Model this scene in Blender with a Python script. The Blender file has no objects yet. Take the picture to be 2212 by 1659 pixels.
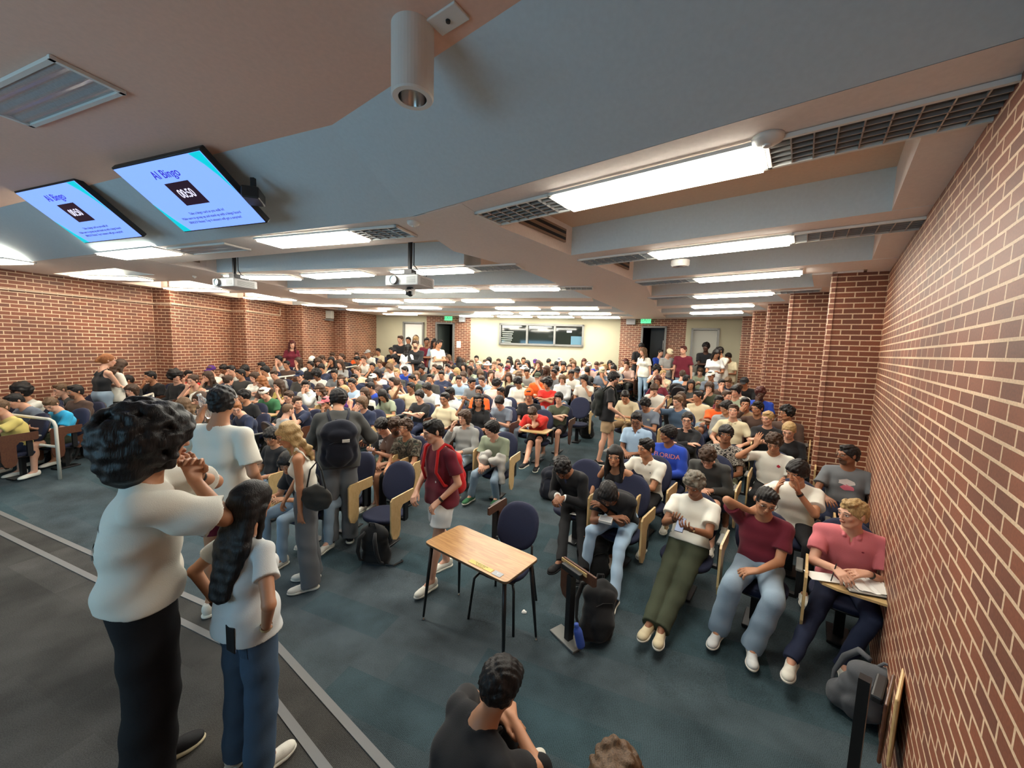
import bpy, bmesh, math, random
import numpy as np
from mathutils import Vector, Matrix
random.seed(7)
rng = np.random.default_rng(11)
SC = bpy.context.scene
COL = SC.collection
# ------------------------------------------------------------------ camera
F_PX, PITCH, ROLL, CAMZ = 830.0, math.radians(5.59), math.radians(1.75), 2.5
cp, sp, cr, sr = math.cos(PITCH), math.sin(PITCH), math.cos(ROLL), math.sin(ROLL)
CM = np.array([[cr, -sr, 0], [sr, cr, 0], [0, 0, 1]]) @ np.array([[1, 0, 0], [0, -sp, -cp], [0, cp, -sp]])
cam_d = bpy.data.cameras.new('camera'); cam = bpy.data.objects.new('camera', cam_d); COL.objects.link(cam)
cam_d.sensor_fit = 'HORIZONTAL'; cam_d.sensor_width = 36.0; cam_d.lens = F_PX / 2212 * 36
cam_d.clip_start = 0.05; cam_d.clip_end = 100
mw = Matrix.Identity(4)
for i in range(3):
    mw[i][0] = CM[0][i]; mw[i][1] = -CM[1][i]; mw[i][2] = -CM[2][i]
mw[2][3] = CAMZ
cam.matrix_world = mw
SC.camera = cam
# ------------------------------------------------------------------ world, colour management
w = bpy.data.worlds.new('world'); SC.world = w; w.use_nodes = True
w.node_tree.nodes['Background'].inputs[0].default_value = (0.5, 0.45, 0.4, 1)
w.node_tree.nodes['Background'].inputs[1].default_value = 0.02
vs = SC.view_settings
SC.display_settings.display_device = 'sRGB'
vs.view_transform = 'Standard'; vs.look = 'None'; vs.gamma = 1.0; vs.use_curve_mapping = False
vs.exposure = 1.0
LAMP_POWER = 18.5      # radiance of a lit troffer diffuser
SCREEN_POWER = 2.1     # radiance of the two projection screens on the front wall
# ------------------------------------------------------------------ helpers
def ray(px, py):
    return CM.T @ np.array([(px - 1106) / F_PX, (py - 829.5) / F_PX, 1.0])
def onz(px, py, z):
    d = ray(px, py); t = (z - CAMZ) / d[2]
    return Vector((d[0] * t, d[1] * t, z))
def onpl(px, py, P0, D):
    n = np.array([-D[1], D[0]]); r = ray(px, py)
    t = (n @ np.array(P0[:2])) / (n @ r[:2])
    return Vector((r[0] * t, r[1] * t, CAMZ + r[2] * t))
def proj(p):
    c = CM @ np.array([p[0], p[1], p[2] - CAMZ]); return (1106 + F_PX * c[0] / c[2], 829.5 + F_PX * c[1] / c[2])
def az(a):
    a = math.radians(a); return Vector((math.sin(a), math.cos(a), 0))
A22, A38 = az(22), az(38)
def floor_z(x, y):
    s = x * A22.x + y * A22.y; u = x * A22.y - y * A22.x
    return 0.085 * max(0.0, min(s, 15.5) - 3.2) + 0.085 * max(0.0, min(-u, 12.5) - 6.5)
MAT = {}
def nodes(name):
    m = bpy.data.materials.new(name); m.use_nodes = True; MAT[name] = m
    nt = m.node_tree; return m, nt, nt.nodes['Principled BSDF']
def N(nt, t, **k):
    n = nt.nodes.new(t)
    for a, b in k.items():
        if a.startswith('i_'): n.inputs[a[2:].replace('_', ' ')].default_value = b
        else: setattr(n, a, b)
    return n
def c4(c): return (c[0], c[1], c[2], 1)
def plain(name, col, rough=0.6, metal=0.0, noise=0.0, scale=30, bump=0.0, coat=0.0, spec=0.5):
    m, nt, b = nodes(name)
    b.inputs['Roughness'].default_value = rough; b.inputs['Metallic'].default_value = metal
    b.inputs['Specular IOR Level'].default_value = spec
    b.inputs['Coat Weight'].default_value = coat
    b.inputs['Base Color'].default_value = c4(col)
    if noise or bump:
        tc = N(nt, 'ShaderNodeTexCoord'); no = N(nt, 'ShaderNodeTexNoise'); no.inputs['Scale'].default_value = scale
        no.inputs['Detail'].default_value = 4
        nt.links.new(tc.outputs['Object'], no.inputs['Vector'])
        if noise:
            mr = N(nt, 'ShaderNodeMapRange'); mr.inputs['To Min'].default_value = 1 - noise; mr.inputs['To Max'].default_value = 1 + noise
            mr.inputs['From Min'].default_value = .3; mr.inputs['From Max'].default_value = .7
            vm = N(nt, 'ShaderNodeVectorMath', operation='SCALE'); vm.inputs[0].default_value = col
            nt.links.new(no.outputs['Fac'], mr.inputs['Value']); nt.links.new(mr.outputs['Result'], vm.inputs['Scale'])
            nt.links.new(vm.outputs['Vector'], b.inputs['Base Color'])
        if bump:
            bp = N(nt, 'ShaderNodeBump'); bp.inputs['Strength'].default_value = bump; bp.inputs['Distance'].default_value = .01
            nt.links.new(no.outputs['Fac'], bp.inputs['Height']); nt.links.new(bp.outputs['Normal'], b.inputs['Normal'])
    return m
def emis(name, col, s):
    m, nt, b = nodes(name)
    b.inputs['Base Color'].default_value = c4(col); b.inputs['Emission Color'].default_value = c4(col)
    b.inputs['Emission Strength'].default_value = s; b.inputs['Roughness'].default_value = .5
    return m
def brick(name):
    m, nt, b = nodes(name)
    uv = N(nt, 'ShaderNodeUVMap'); 
    br = N(nt, 'ShaderNodeTexBrick'); br.offset = 0.5
    br.inputs['Color1'].default_value = (.215, .068, .034, 1); br.inputs['Color2'].default_value = (.125, .047, .030, 1)
    br.inputs['Mortar'].default_value = (.62, .44, .29, 1)
    br.inputs['Scale'].default_value = 1; br.inputs['Mortar Size'].default_value = .0072; br.inputs['Mortar Smooth'].default_value = .15
    br.inputs['Bias'].default_value = -.25; br.inputs['Brick Width'].default_value = .203; br.inputs['Row Height'].default_value = .0677
    nt.links.new(uv.outputs['UV'], br.inputs['Vector'])
    # second brick lattice gives some bricks a grey brown tone
    n2 = N(nt, 'ShaderNodeTexNoise'); n2.inputs['Scale'].default_value = 1.3; n2.inputs['Detail'].default_value = 2
    nt.links.new(uv.outputs['UV'], n2.inputs['Vector'])
    n3 = N(nt, 'ShaderNodeTexNoise'); n3.inputs['Scale'].default_value = 90; n3.inputs['Detail'].default_value = 3
    nt.links.new(uv.outputs['UV'], n3.inputs['Vector'])
    mr = N(nt, 'ShaderNodeMapRange'); mr.inputs['From Min'].default_value = .3; mr.inputs['From Max'].default_value = .7
    mr.inputs['To Min'].default_value = .8; mr.inputs['To Max'].default_value = 1.25
    nt.links.new(n2.outputs['Fac'], mr.inputs['Value'])
    mr2 = N(nt, 'ShaderNodeMapRange'); mr2.inputs['From Min'].default_value = .3; mr2.inputs['From Max'].default_value = .7
    mr2.inputs['To Min'].default_value = .82; mr2.inputs['To Max'].default_value = 1.15
    nt.links.new(n3.outputs['Fac'], mr2.inputs['Value'])
    mu = N(nt, 'ShaderNodeMath', operation='MULTIPLY'); nt.links.new(mr.outputs[0], mu.inputs[0]); nt.links.new(mr2.outputs[0], mu.inputs[1])
    vm = N(nt, 'ShaderNodeVectorMath', operation='SCALE'); nt.links.new(br.outputs['Color'], vm.inputs[0]); nt.links.new(mu.outputs[0], vm.inputs['Scale'])
    nt.links.new(vm.outputs[0], b.inputs['Base Color'])
    b.inputs['Roughness'].default_value = .55
    bp = N(nt, 'ShaderNodeBump'); bp.inputs['Strength'].default_value = .5; bp.inputs['Distance'].default_value = .006; bp.invert = True
    nt.links.new(br.outputs['Fac'], bp.inputs['Height']); nt.links.new(bp.outputs['Normal'], b.inputs['Normal'])
    return m
def carpet(name, c1, c2, rot, tw=.9, th=.3):
    m, nt, b = nodes(name)
    tc = N(nt, 'ShaderNodeTexCoord'); mp = N(nt, 'ShaderNodeMapping'); mp.inputs['Rotation'].default_value = (0, 0, math.radians(rot))
    nt.links.new(tc.outputs['Object'], mp.inputs['Vector'])
    br = N(nt, 'ShaderNodeTexBrick'); br.offset = .37
    br.inputs['Color1'].default_value = c4(c1); br.inputs['Color2'].default_value = c4(c2); br.inputs['Mortar'].default_value = c4([(p + q) / 2 for p, q in zip(c1, c2)])
    br.inputs['Scale'].default_value = 1; br.inputs['Mortar Size'].default_value = .0; br.inputs['Brick Width'].default_value = tw; br.inputs['Row Height'].default_value = th
    nt.links.new(mp.outputs[0], br.inputs['Vector'])
    no = N(nt, 'ShaderNodeTexNoise'); no.inputs['Scale'].default_value = 160; no.inputs['Detail'].default_value = 3
    n2 = N(nt, 'ShaderNodeTexNoise'); n2.inputs['Scale'].default_value = 2.4; n2.inputs['Detail'].default_value = 3
    nt.links.new(tc.outputs['Object'], no.inputs['Vector']); nt.links.new(tc.outputs['Object'], n2.inputs['Vector'])
    wv = N(nt, 'ShaderNodeTexWave'); wv.inputs['Scale'].default_value = 30; wv.inputs['Distortion'].default_value = 2; wv.inputs['Detail'].default_value = 3
    nt.links.new(mp.outputs[0], wv.inputs['Vector'])
    a = N(nt, 'ShaderNodeMath', operation='ADD'); nt.links.new(no.outputs['Fac'], a.inputs[0]); nt.links.new(n2.outputs['Fac'], a.inputs[1])
    a2 = N(nt, 'ShaderNodeMath', operation='MULTIPLY_ADD'); nt.links.new(wv.outputs['Fac'], a2.inputs[0]); a2.inputs[1].default_value = .22; nt.links.new(a.outputs[0], a2.inputs[2])
    mr = N(nt, 'ShaderNodeMapRange'); mr.inputs['From Min'].default_value = .8; mr.inputs['From Max'].default_value = 1.55
    mr.inputs['To Min'].default_value = .5; mr.inputs['To Max'].default_value = 1.6
    nt.links.new(a2.outputs[0], mr.inputs['Value'])
    vm = N(nt, 'ShaderNodeVectorMath', operation='SCALE'); nt.links.new(br.outputs['Color'], vm.inputs[0]); nt.links.new(mr.outputs[0], vm.inputs['Scale'])
    nt.links.new(vm.outputs[0], b.inputs['Base Color']); b.inputs['Roughness'].default_value = .95; b.inputs['Specular IOR Level'].default_value = .15
    bp = N(nt, 'ShaderNodeBump'); bp.inputs['Strength'].default_value = .4; bp.inputs['Distance'].default_value = .005
    nt.links.new(no.outputs['Fac'], bp.inputs['Height']); nt.links.new(bp.outputs['Normal'], b.inputs['Normal'])
    return m
def wood(name, c1, c2, scale=2.0, rot=0, rough=.35):
    m, nt, b = nodes(name)
    tc = N(nt, 'ShaderNodeTexCoord'); mp = N(nt, 'ShaderNodeMapping'); mp.inputs['Scale'].default_value = (1, 9, 4); mp.inputs['Rotation'].default_value = (0, 0, rot)
    nt.links.new(tc.outputs['Object'], mp.inputs['Vector'])
    no = N(nt, 'ShaderNodeTexNoise'); no.inputs['Scale'].default_value = scale * 3; no.inputs['Detail'].default_value = 6; no.inputs['Distortion'].default_value = 1.2
    nt.links.new(mp.outputs[0], no.inputs['Vector'])
    rp = N(nt, 'ShaderNodeValToRGB'); rp.color_ramp.elements[0].position = .35; rp.color_ramp.elements[1].position = .62
    rp.color_ramp.elements[0].color = c4(c2); rp.color_ramp.elements[1].color = c4(c1)
    nt.links.new(no.outputs['Fac'], rp.inputs[0]); nt.links.new(rp.outputs[0], b.inputs['Base Color'])
    b.inputs['Roughness'].default_value = rough
    return m
# mesh builder --------------------------------------------------------------
class MB:
    def __init__(s): s.v = []; s.f = []; s.uv = None; s.mi = []
    def quad(s, a, b, c, d, mi=0):
        i = len(s.v); s.v += [tuple(a), tuple(b), tuple(c), tuple(d)]; s.f.append((i, i + 1, i + 2, i + 3)); s.mi.append(mi)
    def box(s, c, size, R=None, mi=0):
        R = R or Matrix.Identity(3); c = Vector(c); h = Vector(size) / 2; i = len(s.v)
        for z in (-1, 1):
            for y in (-1, 1):
                for x in (-1, 1):
                    s.v.append(tuple(c + R @ Vector((x * h.x, y * h.y, z * h.z))))
        for f in ((0, 2, 3, 1), (4, 5, 7, 6), (0, 1, 5, 4), (2, 6, 7, 3), (0, 4, 6, 2), (1, 3, 7, 5)):
            s.f.append(tuple(i + k for k in f)); s.mi.append(mi)
        return s
    def prism(s, poly, z0, z1, mi=0):
        n = len(poly); i = len(s.v)
        a = sum(poly[k][0] * poly[(k + 1) % n][1] - poly[(k + 1) % n][0] * poly[k][1] for k in range(n))
        if a < 0: poly = poly[::-1]
        s.v += [(p[0], p[1], z0) for p in poly] + [(p[0], p[1], z1) for p in poly]
        s.f.append(tuple(i + k for k in reversed(range(n)))); s.mi.append(mi)
        s.f.append(tuple(i + n + k for k in range(n))); s.mi.append(mi)
        for k in range(n):
            q = (k + 1) % n; s.f.append((i + k, i + q, i + n + q, i + n + k)); s.mi.append(mi)
        return s
    def tube(s, pts, r, n=8, cap=True, mi=0):
        pts = [Vector(p) for p in pts]; rr = r if isinstance(r, (list, tuple)) else [r] * len(pts); i0 = len(s.v)
        up = None
        for k, p in enumerate(pts):
            t = (pts[min(k + 1, len(pts) - 1)] - pts[max(k - 1, 0)]).normalized()
            if up is None: up = Vector((0, 0, 1)) if abs(t.z) < .9 else Vector((1, 0, 0))
            a = t.cross(up).normalized(); b2 = a.cross(t).normalized(); up = b2
            for q in range(n):
                w_ = 2 * math.pi * q / n; s.v.append(tuple(p + (a * math.cos(w_) + b2 * math.sin(w_)) * rr[k]))
        for k in range(len(pts) - 1):
            for q in range(n):
                q2 = (q + 1) % n; s.f.append((i0 + k * n + q, i0 + k * n + q2, i0 + (k + 1) * n + q2, i0 + (k + 1) * n + q)); s.mi.append(mi)
        if cap:
            s.f.append(tuple(i0 + q for q in reversed(range(n)))); s.f.append(tuple(i0 + (len(pts) - 1) * n + q for q in range(n))); s.mi += [mi, mi]
        return s
    def lathe(s, prof, c=(0, 0, 0), n=24, R=None, mi=0):
        c = Vector(c); R = R or Matrix.Identity(3); i0 = len(s.v)
        for r, z in prof:
            for q in range(n):
                w_ = 2 * math.pi * q / n; s.v.append(tuple(c + R @ Vector((r * math.cos(w_), r * math.sin(w_), z))))
        for k in range(len(prof) - 1):
            for q in range(n):
                q2 = (q + 1) % n; s.f.append((i0 + k * n + q, i0 + k * n + q2, i0 + (k + 1) * n + q2, i0 + (k + 1) * n + q)); s.mi.append(mi)
        return s
    def build(s, name, mat, parent=None, smooth=False, bevel=0, sub=0, loc=None, rot=None):
        me = bpy.data.meshes.new(name); me.from_pydata(s.v, [], s.f)
        mats = mat if isinstance(mat, (list, tuple)) else [mat]
        for m in mats: me.materials.append(m)
        if len(mats) > 1: me.polygons.foreach_set('material_index', s.mi)
        if smooth: me.polygons.foreach_set('use_smooth', [True] * len(me.polygons))
        me.update()
        o = bpy.data.objects.new(name, me); COL.objects.link(o)
        if parent: o.parent = parent
        if loc is not None: o.location = loc
        if rot is not None: o.rotation_euler = rot
        if bevel:
            b = o.modifiers.new('bevel', 'BEVEL'); b.width = bevel; b.segments = 2; b.limit_method = 'ANGLE'
        if sub:
            b = o.modifiers.new('sub', 'SUBSURF'); b.levels = sub; b.render_levels = sub
        return o
def tag(o, label=None, cat=None, group=None, kind=None):
    if label: o['label'] = label
    if cat: o['category'] = cat
    if group: o['group'] = group
    if kind: o['kind'] = kind
    return o
def empty(name, loc=(0, 0, 0), rz=0):
    o = bpy.data.objects.new(name, None); COL.objects.link(o); o.location = loc; o.rotation_euler = (0, 0, rz); o.empty_display_size = .1
    return o
def Rz(a): return Matrix.Rotation(a, 3, 'Z')
def frame_axes(u, v, wv):
    m = Matrix.Identity(3)
    for i in range(3): m[i][0] = u[i]; m[i][1] = v[i]; m[i][2] = wv[i]
    return m
def text(name, body, mat, size, M, parent=None, ext=.001, align='CENTER', sx=1.0):
    cu = bpy.data.curves.new(name, 'FONT'); cu.body = body; cu.size = size; cu.align_x = align; cu.align_y = 'CENTER'; cu.extrude = ext
    t = bpy.data.objects.new(name, cu); COL.objects.link(t)
    dg = bpy.context.evaluated_depsgraph_get(); me = bpy.data.meshes.new_from_object(t.evaluated_get(dg)); bpy.data.objects.remove(t)
    me.materials.clear(); me.materials.append(mat); me.name = name
    o = bpy.data.objects.new(name, me); COL.objects.link(o)
    if parent: o.parent = parent
    o.matrix_basis = M @ Matrix.Diagonal((sx, 1, 1, 1))
    return o
# ------------------------------------------------------------------ materials
M_BRICK = brick('brick')
M_CARPET = carpet('blue_carpet', (.040, .072, .086), (.074, .092, .104), 22)
M_STAGEC = carpet('stage_carpet', (.058, .056, .052), (.078, .075, .070), 22, 1.0, .5)
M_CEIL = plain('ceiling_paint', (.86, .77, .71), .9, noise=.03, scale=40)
M_FASC = plain('beam_face_cool_tint', (.60, .68, .72), .85, noise=.03, scale=40)  # bluish cast of the screen light worked into the beam face colour
M_BEIGE = plain('beige_paint', (.50, .475, .34), .85, noise=.04, scale=2)
M_WHITE = plain('white_paint', (.75, .74, .70), .5)
M_GREYM = plain('grey_metal', (.20, .20, .19), .45, .3)
M_BLACK = plain('black_plastic', (.012, .012, .013), .45)
M_BLACKM = plain('black_metal', (.03, .03, .032), .35, .6)
M_CHROME = plain('chrome', (.75, .75, .75), .15, 1.0)
M_TRIM = plain('stage_edge_strip', (.17, .17, .17), .6)
M_NAVY = plain('navy_fabric', (.012, .016, .045), .9, noise=.3, scale=300)
M_SHELL = plain('black_shell', (.015, .012, .013), .4)
M_MAPLE = wood('maple_laminate', (.62, .44, .21), (.55, .37, .16), 1.0)
M_OAK = wood('oak_laminate', (.58, .33, .14), (.42, .21, .08), 1.2)
M_DARKWD = wood('dark_wood', (.10, .04, .02), (.07, .025, .015), 2)
M_GLASS = plain('dark_glass', (.02, .025, .025), .06, spec=.8)
M_RAIL = plain('cream_rail_paint', (.62, .60, .52), .35)
M_LAMP = emis('lamp_diffuser', (1.0, .96, .84), LAMP_POWER)
M_LAMP2 = emis('lamp_diffuser_dim', (1.0, .94, .80), LAMP_POWER * .6)   # left-row lamps, dimmed to hold down the left wall's brightness
M_EXIT = emis('exit_green', (.12, .75, .35), .5)
M_PIPE = plain('conduit_paint', (.62, .48, .36), .5)
M_SCRB = emis('projection_light', (.36, .72, 1.0), SCREEN_POWER)
M_PAPER = plain('paper', (.8, .79, .75), .8)

# ------------------------------------------------------------------ room shell
ZS, ZT, ZF = CAMZ + 1.06, CAMZ + 1.06 + .31, CAMZ + 1.43      # beam soffit, coffer top, front ceiling
def P(x, y): return Vector((x, y, 0))
# wall plans (inner faces), listed front to back
WR = [P(-1.06, -1.98), P(4.60, 4.85), P(4.11, 5.11), P(5.27, 6.54), P(4.78, 6.80), P(5.92, 8.06), P(5.40, 8.32), P(6.55, 9.59), P(6.03, 9.85), P(7.17, 11.12), P(6.68, 11.38), P(7.35, 12.05)]
WL = [P(-10.3, 1.73), P(-8.22, 8.85), P(-7.78, 8.80), P(-7.66, 10.5), P(-7.16, 10.37), P(-7.12, 12.07), P(-6.51, 11.95), P(-6.35, 13.65), P(-5.84, 13.5), P(-5.46, 15.41)]
BK = [P(-5.46, 15.41), P(3.76, 13.69), P(7.35, 12.055)]
ZTOP = 4.6
def wall_strip(name, pts, z0, z1, mat, outward, th=.12, kind='structure'):
    """inner face polyline with thickness; UVs in metres along the wall"""
    vs_, fs, uvs = [], [], []
    off = []
    for k, p in enumerate(pts):
        d = Vector((0, 0, 0))
        for a, b in ((k - 1, k), (k, k + 1)):
            if 0 <= a and b < len(pts):
                t = (pts[b] - pts[a]).normalized(); d += Vector((t.y, -t.x, 0)) * outward
        off.append(p + d.normalized() * th)
    L = 0
    def q(a, b, c, d, u):
        i = len(vs_); vs_.extend([a, b, c, d]); fs.append((i, i + 1, i + 2, i + 3)); uvs.extend(u)
    def Z(p, z): return (p.x, p.y, z)
    for k in range(len(pts) - 1):
        a, b = pts[k], pts[k + 1]; l = (b - a).length
        z0a = z0(a) if callable(z0) else z0; z0b = z0(b) if callable(z0) else z0
        q(Z(a, z0a), Z(b, z0b), Z(b, z1), Z(a, z1), [(L, z0a), (L + l, z0b), (L + l, z1), (L, z1)])
        oa, ob = off[k], off[k + 1]
        q(Z(ob, z0b), Z(oa, z0a), Z(oa, z1), Z(ob, z1), [(L, z0a), (L + l, z0b), (L + l, z1), (L, z1)])
        q(Z(a, z1), Z(b, z1), Z(ob, z1), Z(oa, z1), [(0, 0)] * 4)
        q(Z(a, z0a), Z(oa, z0a), Z(ob, z0b), Z(b, z0b), [(0, 0)] * 4)
        L += l
    for p, o_ in ((pts[0], off[0]), (pts[-1], off[-1])):
        z0a = z0(p) if callable(z0) else z0
        q(Z(p, z0a), Z(o_, z0a), Z(o_, z1), Z(p, z1), [(0, z0a), (th, z0a), (th, z1), (0, z1)])
    me = bpy.data.meshes.new(name); me.from_pydata([tuple(v) for v in vs_], [], fs); me.materials.append(mat)
    ul = me.uv_layers.new(name='UVMap'); ul.data.foreach_set('uv', [c for t in uvs for c in t])
    me.update(); o = bpy.data.objects.new(name, me); COL.objects.link(o); o['kind'] = kind
    return o
for nm_, W_, sg in (('wall_right', WR, 1), ('wall_left', WL, -1)):
    for k in range(len(W_) - 1): wall_strip(nm_, W_[k:k + 2], -.1, ZTOP, M_BRICK, sg, .05)
wall_strip('wall_front', [WR[0], WL[0]], -.1, ZTOP, M_BEIGE, -1)
# back wall in panels with real door and window openings
D1 = (BK[1] - BK[0]).normalized(); D2 = (BK[2] - BK[1]).normalized()
def b1(s): return BK[0] + D1 * s
def b2(s): return BK[1] + D2 * s
FZ = lambda p: floor_z(p.x, p.y) - .12
def back(a, b, mat, z0=None, z1=ZTOP): return wall_strip('wall_back', [a, b], FZ if z0 is None else z0, z1, mat, -1)
DT = CAMZ + .83
back(b1(0), b1(1.17), M_BEIGE); back(b1(1.17), b1(2.03), M_BEIGE, DT); back(b1(2.03), b1(2.12), M_BEIGE)
back(b1(2.12), b1(2.52), M_BRICK); back(b1(2.52), b1(3.27), M_BRICK, DT); back(b1(3.27), b1(3.90), M_BRICK)
WZ0, WZ1 = CAMZ + .09, CAMZ + .815
back(b1(3.90), b1(5.05), M_BEIGE); back(b1(5.05), b1(8.09), M_BEIGE, None, WZ0); back(b1(5.05), b1(8.09), M_BEIGE, WZ1); back(b1(8.09), b1(9.38), M_BEIGE)
back(b2(0), b2(.72), M_BRICK); back(b2(.72), b2(1.53), M_BRICK, DT); back(b2(1.53), b2(2.12), M_BRICK)
back(b2(2.12), b2(2.28), M_BEIGE); back(b2(2.28), b2(3.10), M_BEIGE, DT - .06); back(b2(3.10), b2(3.94), M_BEIGE)
def door_frame(fn, s0, s1, top, n, D, nrm, panel=None, handle=True, glass=False):
    root = empty('door_%d' % n, fn(s0)); root['kind'] = 'structure'
    z0 = floor_z(fn(s0).x, fn(s0).y) - .02; R = frame_axes(D, nrm, Vector((0, 0, 1)))
    m = MB()
    for s in (s0 + .03, s1 - .03): m.box(fn(s) + Vector((0, 0, (z0 + top) / 2)) - root.location - nrm * .02, (.06, .16, top - z0), R)
    m.box(fn((s0 + s1) / 2) + Vector((0, 0, top - .03)) - root.location - nrm * .02, (s1 - s0, .16, .06), R)
    m.build('door_frame', M_GREYM, root)
    return root, z0, R
NB1 = Vector((-D1.y, D1.x, 0)); NB2 = Vector((-D2.y, D2.x, 0))   # pointing away from the room
def leaf(root, c, size, R, mat, name='door_leaf'):
    return MB().box(c - root.location, size, R).build(name, mat, root)
r, z0, R = door_frame(b1, 1.17, 2.03, DT, 1, D1, NB1)
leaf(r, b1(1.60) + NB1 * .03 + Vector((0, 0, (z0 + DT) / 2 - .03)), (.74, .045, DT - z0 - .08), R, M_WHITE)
leaf(r, b1(1.90) - NB1 * .02 + Vector((0, 0, z0 + 1.0)), (.10, .05, .03), R, M_CHROME, 'door_handle')
r, z0, R = door_frame(b1, 2.52, 3.27, DT, 2, D1, NB1)
a = math.radians(70); Rl = Rz(a) @ R
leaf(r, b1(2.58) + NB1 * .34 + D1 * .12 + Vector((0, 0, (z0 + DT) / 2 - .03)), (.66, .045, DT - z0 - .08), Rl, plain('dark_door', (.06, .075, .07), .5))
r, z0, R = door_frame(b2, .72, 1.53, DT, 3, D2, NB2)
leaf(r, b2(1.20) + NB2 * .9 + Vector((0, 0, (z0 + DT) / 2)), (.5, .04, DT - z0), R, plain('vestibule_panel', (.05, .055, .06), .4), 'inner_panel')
MB().tube([b2(.80) + Vector((0, 0, z0 + .9)) - NB2 * .05 - r.location, b2(.80) + Vector((0, 0, z0 + 1.75)) - NB2 * .05 - r.location], .012).build('door_handle', M_CHROME, r)
MB().tube([b2(1.44) + Vector((0, 0, z0 + .9)) - NB2 * .05 - r.location, b2(1.44) + Vector((0, 0, z0 + 1.95)) - NB2 * .05 - r.location], .012).build('door_handle', M_CHROME, r)
r, z0, R = door_frame(b2, 2.28, 3.10, DT - .06, 4, D2, NB2)
leaf(r, b2(2.69) + NB2 * .03 + Vector((0, 0, (z0 + DT) / 2 - .06)), (.70, .045, DT - z0 - .14), R, plain('pale_grey_door', (.50, .50, .44), .5))
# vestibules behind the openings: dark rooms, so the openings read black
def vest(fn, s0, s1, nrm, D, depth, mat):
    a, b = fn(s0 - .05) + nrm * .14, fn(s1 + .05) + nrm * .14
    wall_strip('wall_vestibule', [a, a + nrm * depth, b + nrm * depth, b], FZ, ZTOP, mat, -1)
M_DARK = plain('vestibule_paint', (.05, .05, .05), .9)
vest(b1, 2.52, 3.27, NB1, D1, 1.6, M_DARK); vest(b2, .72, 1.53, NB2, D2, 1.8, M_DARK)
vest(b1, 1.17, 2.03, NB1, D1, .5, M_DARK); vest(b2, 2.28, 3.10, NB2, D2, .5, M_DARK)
# projection booth window
wroot = empty('window_1', b1(5.05)); wroot['kind'] = 'structure'
R1 = frame_axes(D1, NB1, Vector((0, 0, 1))); o0 = wroot.location
m = MB(); wc = (WZ0 + WZ1) / 2; wh = WZ1 - WZ0
for s in (5.05, 6.07, 7.08, 8.09): m.box(b1(s) + Vector((0, 0, wc)) - o0, (.07, .16, wh + .07), R1)
for z in (WZ0, WZ1): m.box(b1(6.57) + Vector((0, 0, z)) - o0, (3.11, .16, .07), R1)
m.build('window_frame', M_GREYM, wroot)
M_PANE = plain('booth_glass', (.012, .016, .014), .05, spec=.9)
for s in (5.56, 6.575, 7.585): MB().box(b1(s) + Vector((0, 0, wc)) + NB1 * .04 - o0, (.96, .012, wh - .06), R1).build('pane', M_PANE, wroot)
MB().box(b1(7.6) + Vector((0, 0, WZ1 - .22)) + NB1 * .02 - o0, (.18, .004, .07), R1).build('paper_notice', M_PAPER, wroot)
MB().box(b1(7.86) + Vector((0, 0, WZ0 + .19)) + NB1 * .025 - o0, (.38, .004, .3), R1).build('blue_card', plain('blue_card', (.07, .17, .24), .5), wroot)
m = MB()
for i in range(6): m.box(b1(5.28 + .01 * i) + Vector((0, 0, WZ0 + .07 + i * .075)) + NB1 * .028 - o0, (.36 + .04 * (i % 3), .003, .03), R1)
m.build('blind', plain('booth_blind', (.33, .37, .31), .7), wroot)
# floor ---------------------------------------------------------------
def polyline_floor():
    m = MB(); xs = np.arange(-13, 12.1, .5); ys = np.arange(-3.5, 19.1, .5)
    base = len(m.v)
    for y in ys:
        for x in xs: m.v.append((x, y, floor_z(x, y)))
    nx = len(xs)
    for j in range(len(ys) - 1):
        for i in range(nx - 1):
            k = base + j * nx + i; m.f.append((k, k + 1, k + nx + 1, k + nx)); m.mi.append(0)
    o = m.build('floor', M_CARPET, smooth=True); o['kind'] = 'structure'
polyline_floor()
# stage: two steps with metal nosings; edge polyline bends at the right third
S0, S1 = P(-12, 6.95), P(-2.05, 2.93)
def off_stage(d):
    # lower step edge polyline shifted back by d towards the stage
    a = P(-11.6, 6.83); b = P(-1.95, 2.92); c = P(.28, 1.266)
    n1 = az(22); n2 = az(37)
    bn = (n1 + n2).normalized() / math.cos(math.radians(7.5))
    return [a - n1 * d, b - bn * d, c - n2 * d + (az(127)) * 0]
def stage(name, d, z, mat):
    a, b, c = off_stage(d)
    back_ = [P(-.3, -1.6), P(-11.5, 2.6)]
    o = MB().prism([(p.x, p.y) for p in (a, b, c, back_[0], P(-1.0, -2.2), P(-10.4, 1.5), back_[1])], -.02, z).build(name, mat)
    o['kind'] = 'structure'; return o
stage('floor_stage', 0, .15, M_STAGEC)
for nm, d, z in (('trim_1', 0, .15), ('trim_2', .21, .15)):
    m = MB(); a, b, c = off_stage(d - .004); a2, b2_, c2 = off_stage(d + .045)
    for p, q, p2, q2 in ((a, b, a2, b2_), (b, c, b2_, c2)):
        m.prism([(p.x, p.y), (q.x, q.y), (q2.x, q2.y), (p2.x, p2.y)], z - .035, z + .006)
    m.build(nm, M_TRIM)['kind'] = 'structure'
# ceiling -------------------------------------------------------------
def ceil(name, mb, mat=None):
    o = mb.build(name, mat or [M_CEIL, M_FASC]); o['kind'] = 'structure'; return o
m = MB(); m.prism([(-13, -3.5), (12, -3.5), (12, 19), (-13, 19)], ZF + .25, ZF + .35); ceil('ceiling', m, M_CEIL)
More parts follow.
